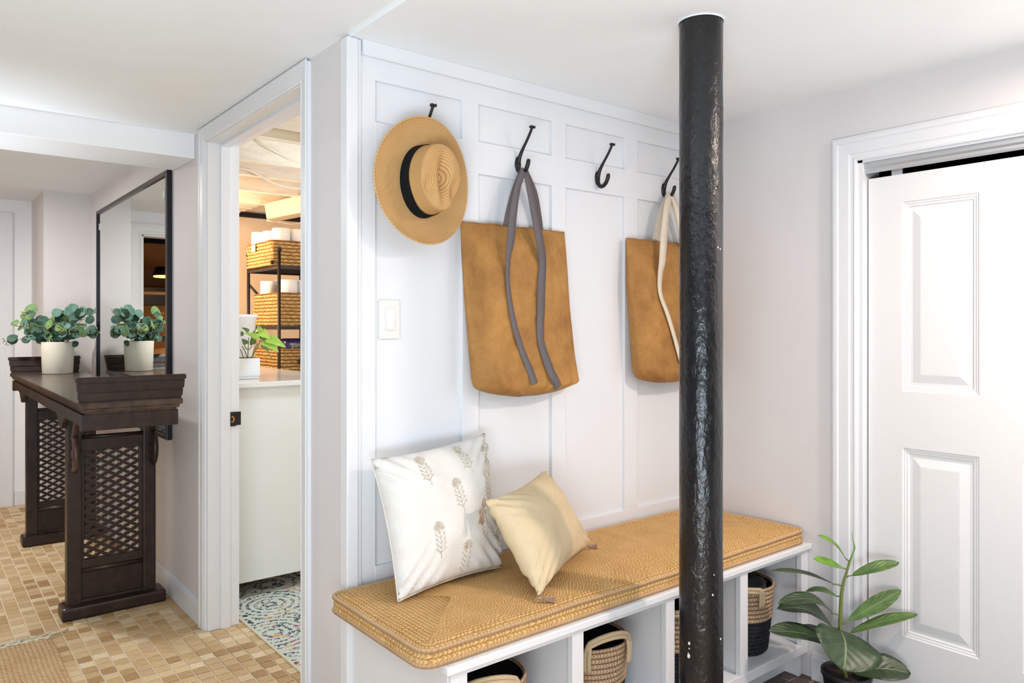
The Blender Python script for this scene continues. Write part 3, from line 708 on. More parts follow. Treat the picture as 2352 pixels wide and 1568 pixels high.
def tassel(p0, p1, w):
    p0, p1 = Vector(p0), Vector(p1); b = B(); d = (p1 - p0); side = d.cross(Vector((.3, -.8, .5))).normalized(); up = side.cross(d).normalized()
    tube(b, [p0 - d * .15, p0, p0 + d * .2], [.002, .005, .0055], 8)
    for k in range(16):
        a = random.uniform(-1, 1); c_ = random.uniform(-.6, .6)
        tube(b, [p0 + d * .18 + side * a * .003, p0 + d * .55 + side * a * w * .6 + up * c_ * w * .4, p0 + d * random.uniform(.9, 1.02) + side * a * w + up * c_ * w * .6], .0013, 5)
    return b
tl = Pt(0, 0, 1); obj('tassel', tassel(tl, tl + Vector((-.018, -.01, -.062)), .010), M['tassel'], pt, True)
bl = Pt(0, 1, 1); obj('tassel', tassel(bl, Vector((bl.x + .035, bl.y - .028, .544)), .009), M['tassel'], pt, True)
br = Pt(1, 1, 1); obj('tassel', tassel(br, Vector((br.x + .032, br.y - .006, .545)), .009), M['tassel'], pt, True)

# ------------------------------------------------------------------ coat hooks
hz = 1.810
def hook_parts(root, x):
    b = B(); sphere(b, (x, YB - .001, hz), .0135, 18, 12, (1.0, .45, 1.95)); obj('back_plate', b, M['iron'], root, True)
    b = B(); pth = smooth_path([(x, YB - .004, hz + .004), (x, YB - .013, hz + .027), (x, YB - .030, hz + .050), (x, YB - .052, hz + .076), (x, YB - .068, hz + .098), (x, YB - .074, hz + .108)], 5)
    tube(b, pth, [.0080 - .0034 * min(1, i / 12) for i in range(len(pth))], 10); obj('upper_arm', b, M['iron'], root, True)
    b = B(); box(b, x - .0095, x - .0015, YB - .082, YB - .070, hz + .106, hz + .114, .0012); box(b, x + .0015, x + .0095, YB - .082, YB - .070, hz + .106, hz + .114, .0012); box(b, x - .003, x + .003, YB - .078, YB - .070, hz + .105, hz + .111, .001); obj('tip', b, M['iron'], root, True)
    b = B(); pth = smooth_path([(x, YB - .003, hz - .012), (x, YB - .012, hz - .029), (x, YB - .027, hz - .033), (x, YB - .043, hz - .024), (x, YB - .053, hz - .008), (x, YB - .056, hz + .003)], 5)
    tube(b, pth, [.0072 for i in range(len(pth))], 10); sphere(b, pth[-1], .0068, 10, 8); obj('lower_hook', b, M['iron'], root, True)
hk = thing('coat_hook', 'black metal double coat hook half hidden by the straw hat', 'hook', (1.212, YB, hz), 'coat hooks on the mid rail')
hook_parts(hk, 1.212)
dup(hk, (1.596, YB, hz), 'black double coat hook holding the tote with grey straps')
dup(hk, (1.973, YB, hz), 'empty black double coat hook between the two brown totes')
dup(hk, (2.345, YB, hz), 'black double coat hook holding the tote with cream straps')

# ------------------------------------------------------------------ straw hat
ht = thing('straw_hat', 'tan woven straw fedora with black band hung on the leftmost hook', 'hat', (1.18, 1.88, 1.69))
hc = Vector((1.182, 0, 1.692)); tilt = .10
def brimpt(r, a):   # r in 0..1 between crown base and brim edge
    ax = .078 + (.166 - .078) * r; az = .105 + (.184 - .105) * r
    x = hc.x + ax * math.cos(a); z = hc.z + az * math.sin(a)
    y = 1.892 - .006 * r + .020 * r * r * math.cos(2 * a) * .6 - .010 * r ** 3 + (x - hc.x) * tilt * .6 - .010
    return Vector((x, y, z))
b = B(); grid(b, 20, 96, lambda r, a: brimpt(r, a * 2 * PI), lambda r, a: (a * 150, r * 17)); grid(b, 20, 96, lambda r, a: brimpt(r, a * 2 * PI) + Vector((0, .0022, 0)), lambda r, a: (a * 150, r * 17), True)
weld(b, .0002); obj('brim', b, M['straw'], ht, True)
b = B(); tube(b, [brimpt(1, k / 96 * 2 * PI) + Vector((0, .001, 0)) for k in range(97)], .0022, 8, cap=False); obj('brim_edge', b, M['straw'], ht, True)
def crownpt(s, a):
    # s 0 base .. 1 top centre
    if s < .55: t = s / .55; k = 1 - .10 * t; hgt = .098 * t
    else: t = (s - .55) / .45; k = .90 * math.cos(t * PI / 2) ** .75; hgt = .098 + .016 * math.sin(t * PI / 2)
    x = .078 * k * math.cos(a); z = .105 * k * math.sin(a)
    dent = .042 * math.exp(-((x - .004) / .017) ** 2 - ((z + .004) / .052) ** 2) if s > .3 else 0
    pin = 0
    for sx in (-1, 1): pin += .022 * math.exp(-((x - sx * .046) / .020) ** 2 - ((z + .032) / .030) ** 2) * (1 if s > .3 else 0)
    pinch = 1 - .10 * math.exp(-((z + .06) / .04) ** 2) * min(1, s / .5)
    return Vector((hc.x + x * pinch + .004 * s, 1.884 - (hgt - dent - pin) + (x * tilt * .6), hc.z + z))
b = B(); grid(b, 40, 96, lambda s, a: crownpt(s, a * 2 * PI), lambda s, a: (a * 90, s / .55 * 17.8 if s < .55 else 17.8 + (s - .55) / .45 * 16), True); weld(b, .0002); obj('crown', b, M['straw'], ht, True)
def bandpt(s, a):
    p = crownpt(s * .16, a); c_ = Vector((hc.x, p.y, hc.z)); return c_ + (p - c_) * 1.022
b = B(); grid(b, 6, 96, lambda s, a: bandpt(.06 + s * 1.5, a * 2 * PI) + Vector((0, 0, 0)), None, True); weld(b, .0002); obj('band', b, M['band'], ht, True, label='black ribbon band')

# ------------------------------------------------------------------ canvas tote bags
def tote(name, label, x_l, x_r, zt, rows, mat, seed, cyb=1.940):
    """rows: (z, left, right, depth)"""
    t = thing(name, label, 'bag', ((x_l + x_r) / 2, 1.9, 1.04), 'brown canvas totes on the hooks')
    zs_ = [r[0] for r in rows]
    def at(z):
        for r0, r1 in zip(rows, rows[1:]):
            if r0[0] >= z >= r1[0]:
                k = (r0[0] - z) / (r0[0] - r1[0]); return [r0[i] + (r1[i] - r0[i]) * k for i in range(4)]
        return rows[-1] if z < rows[-1][0] else rows[0]
    def front(u, z):
        _, l, r, d = at(z); U = 2 * u - 1; cy = cyb - d / 2 - .002
        w = .010 * noise.noise(Vector((u * 2.5 + seed, z * 5, seed))) + .006 * math.exp(-((z - 1.09) / .06) ** 2) * math.sin(22 * u + 60 * z + seed) * .6 + .0065 * noise.noise(Vector((u * 8 + seed, z * 14, 2))) + .004 * noise.noise(Vector((u * 20, z * 25 + seed, 2)))
        return Vector((l + (r - l) * u, cy - d / 2 * max(0, 1 - abs(U) ** 2.4) ** (1 / 2.4) - (w + .001) * (1 - abs(U) ** 8), z))
    def back(u, z):
        _, l, r, d = at(z); U = 2 * u - 1; cy = cyb - d / 2 - .002
        return Vector((l + (r - l) * u, cy + d / 2 * max(0, 1 - abs(U) ** 4) ** .25, z))
    z0, z1 = rows[-1][0], rows[0][0]
    zz = lambda v, u: z1 + (z0 - z1) * (v if v < .85 else .85 + (v - .85))
    b = B()
    wav = lambda u, v: .0035 * noise.noise(Vector((u * 9 + seed, 0, 5))) * max(0, 1 - v * 12)
    grid(b, 56, 64, lambda u, v: front(.5 - .5 * math.cos(PI * u), zz(v, u)) + Vector((0, 0, wav(u, v))), flip=True); grid(b, 56, 64, lambda u, v: back(.5 - .5 * math.cos(PI * u), zz(v, u)) + Vector((0, 0, wav(u, v))))
    weld(b, .0008); o = obj('body', b, mat, t, True)
    md = o.modifiers.new('thickness', 'SOLIDIFY'); md.thickness = .0016; md.offset = -1
    return t, front
def ribbon(pts, w, wdir=None, th=.0016, n=8):
    """pts: (Vector, width)"""
    P_ = smooth_path([p for p, _ in pts], n); ws = []
    for i in range(len(pts) - 1):
        for k in range(n): ws.append(pts[i][1] + (pts[i + 1][1] - pts[i][1]) * k / n)
    ws.append(pts[-1][1]); b = B(); prev = None
    for i, p in enumerate(P_):
        a = P_[max(i - 1, 0)]; c_ = P_[min(i + 1, len(P_) - 1)]; t = (c_ - a).normalized()
        dirv = wdir(i / (len(P_) - 1)) if wdir else Vector((1, 0, 0))
        s = (dirv - t * dirv.dot(t)).normalized(); nn = t.cross(s).normalized() * th / 2; h = s * ws[i] / 2
        ring = [b.verts.new(q_) for q_ in (p - h + nn, p + h + nn, p + h - nn, p - h - nn)]
        if prev:
            for k in range(4): b.faces.new((prev[k], prev[(k + 1) % 4], ring[(k + 1) % 4], ring[k]))
        else: b.faces.new(ring[::-1])
        prev = ring
    b.faces.new(prev); bmesh.ops.recalc_face_normals(b, faces=b.faces); return b
r1 = [(1.598, 1.353, 1.796, .012), (1.53, 1.352, 1.797, .026), (1.468, 1.353, 1.798, .036), (1.334, 1.361, 1.80, .052), (1.173, 1.374, 1.812, .072), (1.10, 1.380, 1.820, .086), (1.075, 1.388, 1.826, .088), (1.058, 1.43, 1.77, .078), (1.045, 1.50, 1.72, .060), (1.037, 1.56, 1.67, .030)]
tb, fr1 = tote('tote_bag', 'large brown canvas tote with grey webbing straps, fully in view left of the pole', 1.353, 1.80, 1.6, r1, M['canvas'], 1.3)
def on_front(fr, rows, px, py, extra=.003):
    z = AY(px, py, 1.87).z; Y = 1.88
    for _ in range(4):
        p = AY(px, py, Y); z = p.z; l, r = None, None
        for a0_, a1_ in zip(rows, rows[1:]):
            if a0_[0] >= z >= a1_[0]:
                k = (a0_[0] - z) / (a0_[0] - a1_[0]); l = a0_[1] + (a1_[1] - a0_[1]) * k; r = a0_[2] + (a1_[2] - a0_[2]) * k
        if l is None: break
        Y = fr(min(max((p.x - l) / (r - l), .01), .99), z).y - extra
    return AY(px, py, Y)
hx = 1.597
pts = [(Vector((hx - .002, 1.909, 1.787)), .022), (AY(1190, 425, 1.890), .024), (AY(1179, 490, 1.882), .030), (AY(1173, 550, 1.882), .032), (AY(1167, 596, 1.884), .018)] + [(on_front(fr1, r1, px, py, .0062), w) for px, py, w in ((1166, 640, .016), (1171, 690, .019), (1180, 740, .021), (1198, 802, .023), (1219, 855, .027), (1228, 882, .027))]
obj('strap', ribbon(pts, 0), M['greystrap'], tb, True, label='grey webbing strap')
pts = [(Vector((hx + .002, 1.909, 1.787)), .022), (AY(1218, 440, 1.890), .030), (AY(1230, 500, 1.882), .034), (AY(1241, 560, 1.880), .032)] + [(on_front(fr1, r1, px, py, .0062), w) for px, py, w in ((1246, 605, .032), (1244, 650, .033), (1243, 700, .033), (1242, 780, .029), (1261, 842, .034), (1272, 866, .030), (1282, 890, .028))]
obj('strap', ribbon(pts, 0), M['greystrap'], tb, True, label='grey webbing strap')
pts = [(Vector((hx - .004, 1.914, 1.788)), .020), (AY(1185, 430, 1.916), .026), (AY(1171, 480, 1.925), .028), (AY(1162, 520, 1.930), .026)]; obj('strap', ribbon(pts, 0), M['greystrap'], tb, True, label='grey webbing strap')
pts = [(Vector((hx + .004, 1.914, 1.788)), .020), (AY(1226, 440, 1.916), .026), (AY(1236, 490, 1.925), .026), (AY(1241, 528, 1.930), .026)]; obj('strap', ribbon(pts, 0), M['greystrap'], tb, True, label='grey webbing strap')
r2 = [(1.600, 2.110, 2.515, .020), (1.53, 2.104, 2.515, .040), (1.43, 2.098, 2.515, .060), (1.30, 2.108, 2.516, .080), (1.17, 2.118, 2.518, .096), (1.095, 2.126, 2.520, .105), (1.07, 2.150, 2.50, .095), (1.055, 2.22, 2.45, .070), (1.048, 2.28, 2.40, .03)]
tb2, fr2 = tote('tote_bag', 'brown canvas tote with cream straps, partly hidden behind the black pole', 2.11, 2.51, 1.6, r2, M['canvas'], 8.1)
hx = 2.345
pts = [(Vector((hx - .002, 1.909, 1.787)), .028), (AY(1532, 475, 1.886), .034), (AY(1527, 520, 1.874), .036), (AY(1524, 560, 1.868), .038), (AY(1521, 600, 1.862), .036)] + [(on_front(fr2, r2, px, py, .0062), w) for px, py, w in ((1516, 635, .026), (1517, 675, .022), (1533, 720, .022), (1548, 770, .020), (1562, 822, .020), (1572, 860, .024))]
obj('strap', ribbon(pts, 0), M['creamstrap'], tb2, True, label='cream webbing strap')
pts = [(Vector((hx + .006, 1.909, 1.787)), .030), (AY(1556, 480, 1.880), .034), (AY(1566, 530, 1.876), .036)] + [(on_front(fr2, r2, px, py, .004), .032) for px, py in ((1574, 580), (1580, 640), (1584, 720), (1592, 800), (1600, 860))]
obj('strap', ribbon(pts, 0), M['creamstrap'], tb2, True, label='cream webbing strap')
pts = [(Vector((hx - .004, 1.914, 1.788)), .028), (AY(1522, 480, 1.916), .032), (AY(1512, 520, 1.925), .034), (AY(1505, 552, 1.930), .034)]; obj('strap', ribbon(pts, 0), M['creamstrap'], tb2, True, label='cream webbing strap')
pts = [(Vector((hx + .006, 1.914, 1.788)), .026), (AY(1556, 500, 1.918), .030), (AY(1566, 560, 1.930), .030)]; obj('strap', ribbon(pts, 0), M['creamstrap'], tb2, True, label='cream webbing strap')

# ------------------------------------------------------------------ light switch
sw = thing('light_switch', 'white rocker light switch plate on the panelled wall under the hat', 'light switch', (1.113, YB + .012, 1.289))
obj('cover_plate', bx(1.078, 1.148, YB + .0055, YB + .0119, 1.231, 1.347, .0025), M['plate'], sw)
b = B(); vs = [b.verts.new(p) for p in ((1.0965, YB + .0035, 1.256), (1.1295, YB + .0035, 1.256), (1.1295, YB + .0035, 1.322), (1.0965, YB + .0035, 1.322), (1.0965, YB + .0058, 1.256), (1.1295, YB + .0058, 1.256), (1.1295, YB + .0058, 1.322), (1.0965, YB + .0058, 1.322))]
for f in ((0, 1, 2, 3), (0, 4, 5, 1), (1, 5, 6, 2), (2, 6, 7, 3), (3, 7, 4, 0)): b.faces.new([vs[i] for i in f])
bmesh.ops.recalc_face_normals(b, faces=b.faces); obj('rocker_frame', b, M['plate'], sw)
b = B(); vs = [b.verts.new(p) for p in ((1.099, YB - .0008, 1.259), (1.127, YB - .0008, 1.259), (1.127, YB + .0028, 1.3195), (1.099, YB + .0028, 1.3195), (1.099, YB + .004, 1.259), (1.127, YB + .004, 1.259), (1.127, YB + .004, 1.3195), (1.099, YB + .004, 1.3195))]
for f in ((0, 1, 2, 3), (0, 4, 5, 1), (1, 5, 6, 2), (2, 6, 7, 3), (3, 7, 4, 0)): b.faces.new([vs[i] for i in f])
bmesh.ops.recalc_face_normals(b, faces=b.faces); obj('rocker', b, M['plate'], sw)
for z in (1.241, 1.337):
    b = B(); sphere(b, (1.113, YB + .0055, z), .0032, 12, 6, (1, .4, 1)); obj('screw', b, M['plate'], sw, True)

# ------------------------------------------------------------------ cubby baskets
def basket(cx, cy, label, hand, group='two-tone baskets in the cubbies'):
    z0 = .121; t = thing('storage_basket', label, 'basket', (cx, cy, z0), group)
    hgt = .236; rb, rt = .100, .124; split = .118
    R = lambda z: rb + (rt - rb) * (z / hgt) ** .8
    prof = [(0, .002), (rb - .006, 0)]
    z = .0
    while z < split:
        for k in range(4): zz = z + .0085 * k / 4; prof.append((R(zz) + .0022 * math.sin(PI * k / 4), zz))
        z += .0085
    b = B(); lathe(b, prof, (cx, cy, z0), 48, (60, len(prof) / 4), wob=.002); obj('base', b, M['blackrope'], t, True, label='black rope lower half')
    prof = []; z = split; nrow = 0
    while z < hgt - .004:
        for k in range(5): zz = z + .01475 * k / 5; prof.append((R(zz) + .001 + .0024 * math.sin(PI * k / 5), zz))
        z += .01475; nrow += 1
    prof += [(R(hgt), hgt), (R(hgt) - .005, hgt + .001), (R(hgt) - .008, hgt - .006)]
    b = B(); lathe(b, prof, (cx, cy, z0), 56, (74, nrow + .3), wob=.003); obj('rim_band', b, M['seagrass'], t, True, label='braided natural upper band')
    prof = [(R(hgt) - .008, hgt - .006), (R(split) - .006, split), (rb - .008, .012), (0, .010)]
    b = B(); lathe(b, prof[::-1], (cx, cy, z0), 40); obj('lining', b, M['blackrope'], t, True)
    for (ang, up) in hand:
        b = B(); a0_, a1_ = ang - .62, ang + .62; pts = []
        def c_pt(a, rr, z): return Vector((cx + rr * math.cos(a), cy + rr * math.sin(a), z0 + z))
        ro = R(hgt) + .009
        pts = [c_pt(a0_, ro, hgt - .055), c_pt(a0_, ro + .002, hgt - .01)] + [c_pt(a0_ + (a1_ - a0_) * t_, ro, hgt + up * math.sin(PI * t_) ** .45) for t_ in (.06, .16, .3, .5, .7, .84, .94)] + [c_pt(a1_, ro + .002, hgt - .01), c_pt(a1_, ro, hgt - .055)]
        sp2 = smooth_path(pts, 5); tube(b, sp2, .0062, 8); tube(b, [Vector((cx, cy, 0)) + (p - Vector((cx, cy, 0))) * 1.0 + Vector((0, 0, -.011)) + (Vector((cx, cy, p.z)) - p).normalized() * -.001 if 8 < i_ < len(sp2) - 9 else p + (p - Vector((cx, cy, p.z))).cross(Vector((0, 0, 1))).normalized() * (.0115 if i_ <= 8 else -.0115) * -1 for i_, p in enumerate(sp2)], .0062, 8); obj('handle', b, M['ropehandle'], t, True, label='cream rope handle')
    return t
toward = lambda cx, cy: math.atan2(-cy, -cx)
basket(1.180, 1.600, 'two-tone woven basket in the leftmost bench cubby', ((-1.95, .042), (1.19, .03)))
basket(1.575, 1.600, 'two-tone woven basket with raised handle in the second cubby from the left', ((-1.75, .045), (1.39, .03)))
basket(1.960, 1.600, 'two-tone woven basket in the cubby behind the black pole', ((-2.2, .02), (.94, .03)))
basket(2.338, 1.598, 'two-tone woven basket filled with bottles in the rightmost cubby', ((-2.49, .010), (.65, .0)))
t = thing('spray_bottle', 'grey green plastic bottle leaning in the rightmost basket', 'bottle', (2.33, 1.62, .24))
b = B(); p0, p1 = Vector((2.31, 1.60, .27)), Vector((2.37, 1.64, .41)); tube(b, [p0, p0 + (p1 - p0) * .6, p0 + (p1 - p0) * .8, p1], [.026, .026, .016, .012], 16); obj('body', b, M['clearbottle'], t, True)
b = B(); tube(b, [p1, p1 + (p1 - p0) * .12], .014, 16); obj('cap', b, M['greycloth'], t, True)
t = thing('green_capped_bottle', 'small bottle with bright green cap in the rightmost basket', 'bottle', (2.26, 1.545, .3))
b = B(); tube(b, [(2.270, 1.545, .24), (2.270, 1.545, .35)], .018, 16); obj('body', b, M['greycloth'], t, True)
b = B(); tube(b, [(2.270, 1.545, .35), (2.270, 1.545, .374)], [.015, .013], 16); sphere(b, (2.270, 1.545, .374), .013, 12, 8); obj('cap', b, M['green'], t, True, label='bright green cap')
b = B(); grid(b, 24, 24, lambda u, v: Vector((2.338 + .098 * (2 * u - 1) * math.sqrt(max(0, 1 - (2 * v - 1) ** 2 / 2)), 1.60 + .098 * (2 * v - 1) * math.sqrt(max(0, 1 - (2 * u - 1) ** 2 / 2)), .325 + .03 * u + .02 * noise.noise(Vector((u * 4, v * 4, 1))))))
o = obj('folded_cloth', b, M['greycloth'], None, True, origin=(2.338, 1.6, .33)); tag(o, 'dark grey cloth crumpled in the rightmost basket', 'cloth')
o.modifiers.new('t', 'SOLIDIFY').thickness = .01

# ------------------------------------------------------------------ leaves
def leaf_bm(base, tip, width, nrm, sag=.0, shape='fig', curl=.12, n=12, wv=.0):
    base, tip, nrm = Vector(base), Vector(tip), Vector(nrm); ax = tip - base; Ln = ax.length; ax.normalize()
    side = ax.cross(nrm).normalized(); up = side.cross(ax).normalized(); b = B()
    def wf(t):
        if shape == 'fig': return math.sin(PI * min(max(t, 0), 1)) ** .6 * (.72 + .38 * t)
        if shape == 'round': return math.sqrt(max(0, 1 - (2 * t - 1) ** 2))
        if shape == 'heart': return (min(1, t * 5) ** .5) * (1 - t) ** .75 * 1.35
        return math.sin(PI * t) ** .8
    def P_(u, v):
        U = 2 * u - 1; w = width / 2 * wf(v)
        return base + ax * Ln * v + side * U * w + up * (sag * math.sin(PI * v) + curl * width * (abs(U) ** 1.6) * (wf(v)) + wv * width * math.sin(v * 14 + u * 3) * abs(U))
    grid(b, 8, n, P_); bmesh.ops.recalc_face_normals(b, faces=b.faces); return b
def add_leaf(parent, bm, m, th=.0008, lab=None):
    o = obj('leaf', bm, m, parent, True); md = o.modifiers.new('thickness', 'SOLIDIFY'); md.thickness = th; md.offset = 0
    if lab: o['label'] = lab
    return o

# fiddle leaf plant in the corner
pp = (2.415, 1.235)
fp = thing('potted_fiddle_leaf_plant', 'small fiddle leaf plant in black pot on the floor beside the closet door', 'plant', (pp[0], pp[1], .003))
b = B(); lathe(b, [(0, .003), (.058, .003), (.074, .118), (.079, .119), (.079, .132), (.0745, .133), (.0735, .118), (.07, .112)], (pp[0], pp[1], 0), 40); obj('pot', b, M['blackpot'], fp, True)
b = B(); lathe(b, [(.0, .112), (.04, .114), (.0725, .110)], (pp[0], pp[1], 0), 32, wob=.004); obj('soil', b, M['soil'], fp, True)
dS = 2.482
def Q(px, py, k=0.0): return AD(px, py, dS + k)
b = B(); sp_ = smooth_path([Vector((pp[0], pp[1], .10)), Q(1931, 1500), Q(1930, 1435), Q(1931, 1400), Q(1933, 1364), Q(1938, 1335), Q(1945, 1313), Q(1951, 1290)], 5)
tube(b, sp_, [.0075 - .004 * i / len(sp_) for i in range(len(sp_))], 10); obj('stem', b, M['stem'], fp, True)
b = B(); tube(b, smooth_path([Q(1949, 1296), Q(1957, 1275), Q(1963, 1257), Q(1959, 1240), Q(1956, 1221)], 5), [.0035 - .003 * i / 20 for i in range(21)], 8); obj('sprout', b, M['figlight'], fp, True)
LV = [  # base px, tip px, depth offsets, width, normal hint, sag, material
    ((1946, 1290), (1878, 1229), (0, .01), .040, (.25, -.55, .8), .012, 'figlight'),
    ((1934, 1306), (1868, 1283), (0, -.03), .034, (.1, -.65, .75), .004, 'figlight'),
    ((1948, 1326), (2066, 1292), (0, -.02), .042, (-.1, -.55, .85), .008, 'figmid'),
    ((1928, 1347), (1771, 1310), (0, .03), .042, (.2, -.25, .95), .014, 'figdark'),
    ((1926, 1412), (1786, 1386), (0, -.05), .056, (.1, -.45, .9), .040, 'figdark'),
    ((1938, 1372), (1850, 1358), (0, .05), .044, (.1, -.4, .9), .012, 'figmid'),
    ((1944, 1445), (1784, 1398), (.01, .05), .140, (.35, -.55, .75), .030, 'figdark'),
    ((1930, 1470), (1830, 1440), (.03, .07), .075, (.3, -.6, .7), .008, 'figdark'),
    ((1938, 1440), (2070, 1355), (0, .0), .050, (-.35, -.65, .7), .004, 'figmid'),
    ((1940, 1462), (2108, 1411), (0, -.03), .046, (-.1, -.35, .95), .010, 'figmid'),
    ((1938, 1484), (1765, 1449), (0, -.07), .074, (.15, -.55, .85), .022, 'figdark'),
    ((1931, 1441), (1938, 1542), (-.012, -.17), .205, (.0, -.45, .9), .024, 'figdark'),
    ((1945, 1535), (2092, 1546), (0, -.06), .096, (-.15, -.6, .8), .022, 'figdark')]
for (bp, tp, (k0, k1), w, nr_, sg, mt) in LV:
    b0, t0 = Q(*bp, k0), Q(*tp, k1); b0 = min(sp_, key=lambda p_: (p_ - b0).length + 2 * abs(p_.z - b0.z)).copy(); d = (t0 - b0); s0 = b0 + d * .12
    lf = add_leaf(fp, leaf_bm(s0, t0, w * 1.1, nr_, sg, 'fig', .10, 16, .012), M[mt])
    b = B(); tube(b, [b0, b0 + d * .07 + Vector((0, 0, .002)), s0 + d * .02], [.003, .0026, .0018], 6); obj('petiole', b, M['stem'], lf, True)

# ------------------------------------------------------------------ console table
ct = thing('console_table', 'dark carved altar console with upturned ends standing against the hall wall', 'table', (.72, 4.45, 0))
TX0, TX1, TY0, TY1 = .500, .895, 3.225, 5.635
def slab(bm, ins, z0, z1, ins2=None, bev=.003, ya=TY0, yb=TY1):
    i2 = ins if ins2 is None else ins2
    vs = [bm.verts.new(p) for p in ((TX0 + i2, ya + i2, z0), (TX1 - i2, ya + i2, z0), (TX1 - i2, yb - i2, z0), (TX0 + i2, yb - i2, z0), (TX0 + ins, ya + ins, z1), (TX1 - ins, ya + ins, z1), (TX1 - ins, yb - ins, z1), (TX0 + ins, yb - ins, z1))]
    fs = [bm.faces.new([vs[i] for i in q_]) for q_ in ((0, 3, 2, 1), (4, 5, 6, 7), (0, 1, 5, 4), (1, 2, 6, 5), (2, 3, 7, 6), (3, 0, 4, 7))]
    bmesh.ops.bevel(bm, geom=list({e for f in fs for e in f.edges}), offset=bev, segments=2, affect='EDGES')
b = B(); slab(b, .010, .952, .975); slab(b, .020, .938, .953); slab(b, .026, .928, .939, .034); obj('top', b, M['woodtop'], ct)
for (nm, ya, yb, sg) in (('near', TY0, TY0 + .085, 1), ('far', TY1 - .085, TY1, -1)):
    b = B()
    def rim(o0, o1, z0, z1, th, m=0):
        # outer face leans outward: offset o0 at top, o1 at bottom
        y_o0 = (TY0 + o0) if sg == 1 else (TY1 - o0); y_o1 = (TY0 + o1) if sg == 1 else (TY1 - o1)
        y_i = y_o0 + sg * th; y_i1 = y_o1 + sg * (th + .01)
        vs = [b.verts.new(p) for p in ((TX0 + o1, y_o1, z0), (TX1 - o1, y_o1, z0), (TX1 - o1, y_i1, z0), (TX0 + o1, y_i1, z0), (TX0 + o0, y_o0, z1), (TX1 - o0, y_o0, z1), (TX1 - o0, y_i, z1), (TX0 + o0, y_i, z1))]
        fs = [b.faces.new([vs[i] for i in q_]) for q_ in ((0, 3, 2, 1), (4, 5, 6, 7), (0, 1, 5, 4), (1, 2, 6, 5), (2, 3, 7, 6), (3, 0, 4, 7))]
        bmesh.ops.bevel(b, geom=list({e for f in fs for e in f.edges}), offset=.0035, segments=2, affect='EDGES')
    rim(0, 0, 1.052, 1.074, .022); rim(.004, .007, 1.015, 1.053, .028); rim(.009, .012, .982, 1.016, .034); rim(.014, .018, .957, .983, .042); rim(.022, .026, .936, .958, .05)
    bmesh.ops.recalc_face_normals(b, faces=b.faces); obj('upturned_end', b, M['wood'], ct)
for ya, yb in ((3.257, 3.29), (5.57, 5.603)): obj('end_apron', bx(.5195, .8725, ya, yb, .866, .930, .004), M['wood'], ct)
for xa in (.522, .850):   # long aprons with curved spandrels at the legs
    b = B(); ny = 60; top = .93; ring = []
    for side_ in (0, 1):
        x = xa + side_ * .02
        def low(y):
            z = .884
            for yc in (3.755, 5.150):
                dd_ = abs(y - yc) - .03
                if dd_ < .11: z = min(z, .884 - .055 * (1 - max(0, dd_) / .11) ** 2.2)
            return z
        up_ = [b.verts.new((x, 3.262 + (5.598 - 3.262) * k / ny, top)) for k in range(ny + 1)]; dn = [b.verts.new((x, 3.262 + (5.598 - 3.262) * k / ny, low(3.262 + (5.598 - 3.262) * k / ny))) for k in range(ny + 1)]; ring.append((up_, dn))
        for k in range(ny): b.faces.new((up_[k], dn[k], dn[k + 1], up_[k + 1]))
    for k in range(ny):
        b.faces.new((ring[0][1][k], ring[1][1][k], ring[1][1][k + 1], ring[0][1][k + 1])); b.faces.new((ring[0][0][k], ring[0][0][k + 1], ring[1][0][k + 1], ring[1][0][k]))
    for k in (0, ny): b.faces.new((ring[0][0][k], ring[0][1][k], ring[1][1][k], ring[1][0][k]))
    bmesh.ops.recalc_face_normals(b, faces=b.faces); obj('apron', b, M['wood'], ct)
def lattice(x0, x1, z0, z1, y, th=.012):
    b = B(); cw, ch = .0302, .0372; nx = int((x1 - x0) / cw) + 2; nz = int((z1 - z0) / ch) + 2; K = 16
    starf = []
    for k in range(K):
        a = 2 * PI * k / K; r = abs(math.cos(2 * a)) ** 1.6 if True else 0
        if k % (K // 2) == 0: rx = 1.0
        r_ = .50 + .50 * abs(math.cos(2 * a)) ** 2.0
        starf.append((.0195 * math.cos(a) * (r_ if abs(math.sin(a)) > .3 else 1.0), .0108 * math.sin(a) * (.60 + .40 * abs(math.cos(2 * a)) ** 2)))
    rh = []
    for k in range(K):
        a = 2 * PI * k / K; c_, s_ = math.cos(a), math.sin(a); d = abs(c_) / cw + abs(s_) / (ch / 2); rh.append((c_ / d, s_ / d))
    cl = lambda x, z: (min(max(x, x0), x1), min(max(z, z0), z1))
    for i in range(-1, nx + 1):
        for j in range(-1, nz + 1):
            cx = x0 + .008 + i * cw; cz_ = z0 + .004 + j * ch + (ch / 2 if i % 2 else 0)
            O = [cl(cx + p[0], cz_ + p[1]) for p in rh]; I = [cl(cx + p[0], cz_ + p[1]) for p in starf]
            if max(p[0] for p in O) - min(p[0] for p in O) < 1e-4 or max(p[1] for p in O) - min(p[1] for p in O) < 1e-4: continue
            fo = [b.verts.new((p[0], y, p[1])) for p in O]; fi = [b.verts.new((p[0], y, p[1])) for p in I]; bo = [b.verts.new((p[0], y + th, p[1])) for p in O]; bi = [b.verts.new((p[0], y + th, p[1])) for p in I]
            for k in range(K):
                m_ = (k + 1) % K
                for q_ in ((fo[k], fo[m_], fi[m_], fi[k]), (bi[k], bi[m_], bo[m_], bo[k]), (fi[k], fi[m_], bi[m_], bi[k])):
                    try: b.faces.new(q_)
                    except ValueError: pass
    weld(b, .0002); bmesh.ops.dissolve_degenerate(b, dist=1e-5, edges=b.edges); bmesh.ops.recalc_face_normals(b, faces=b.faces); return b
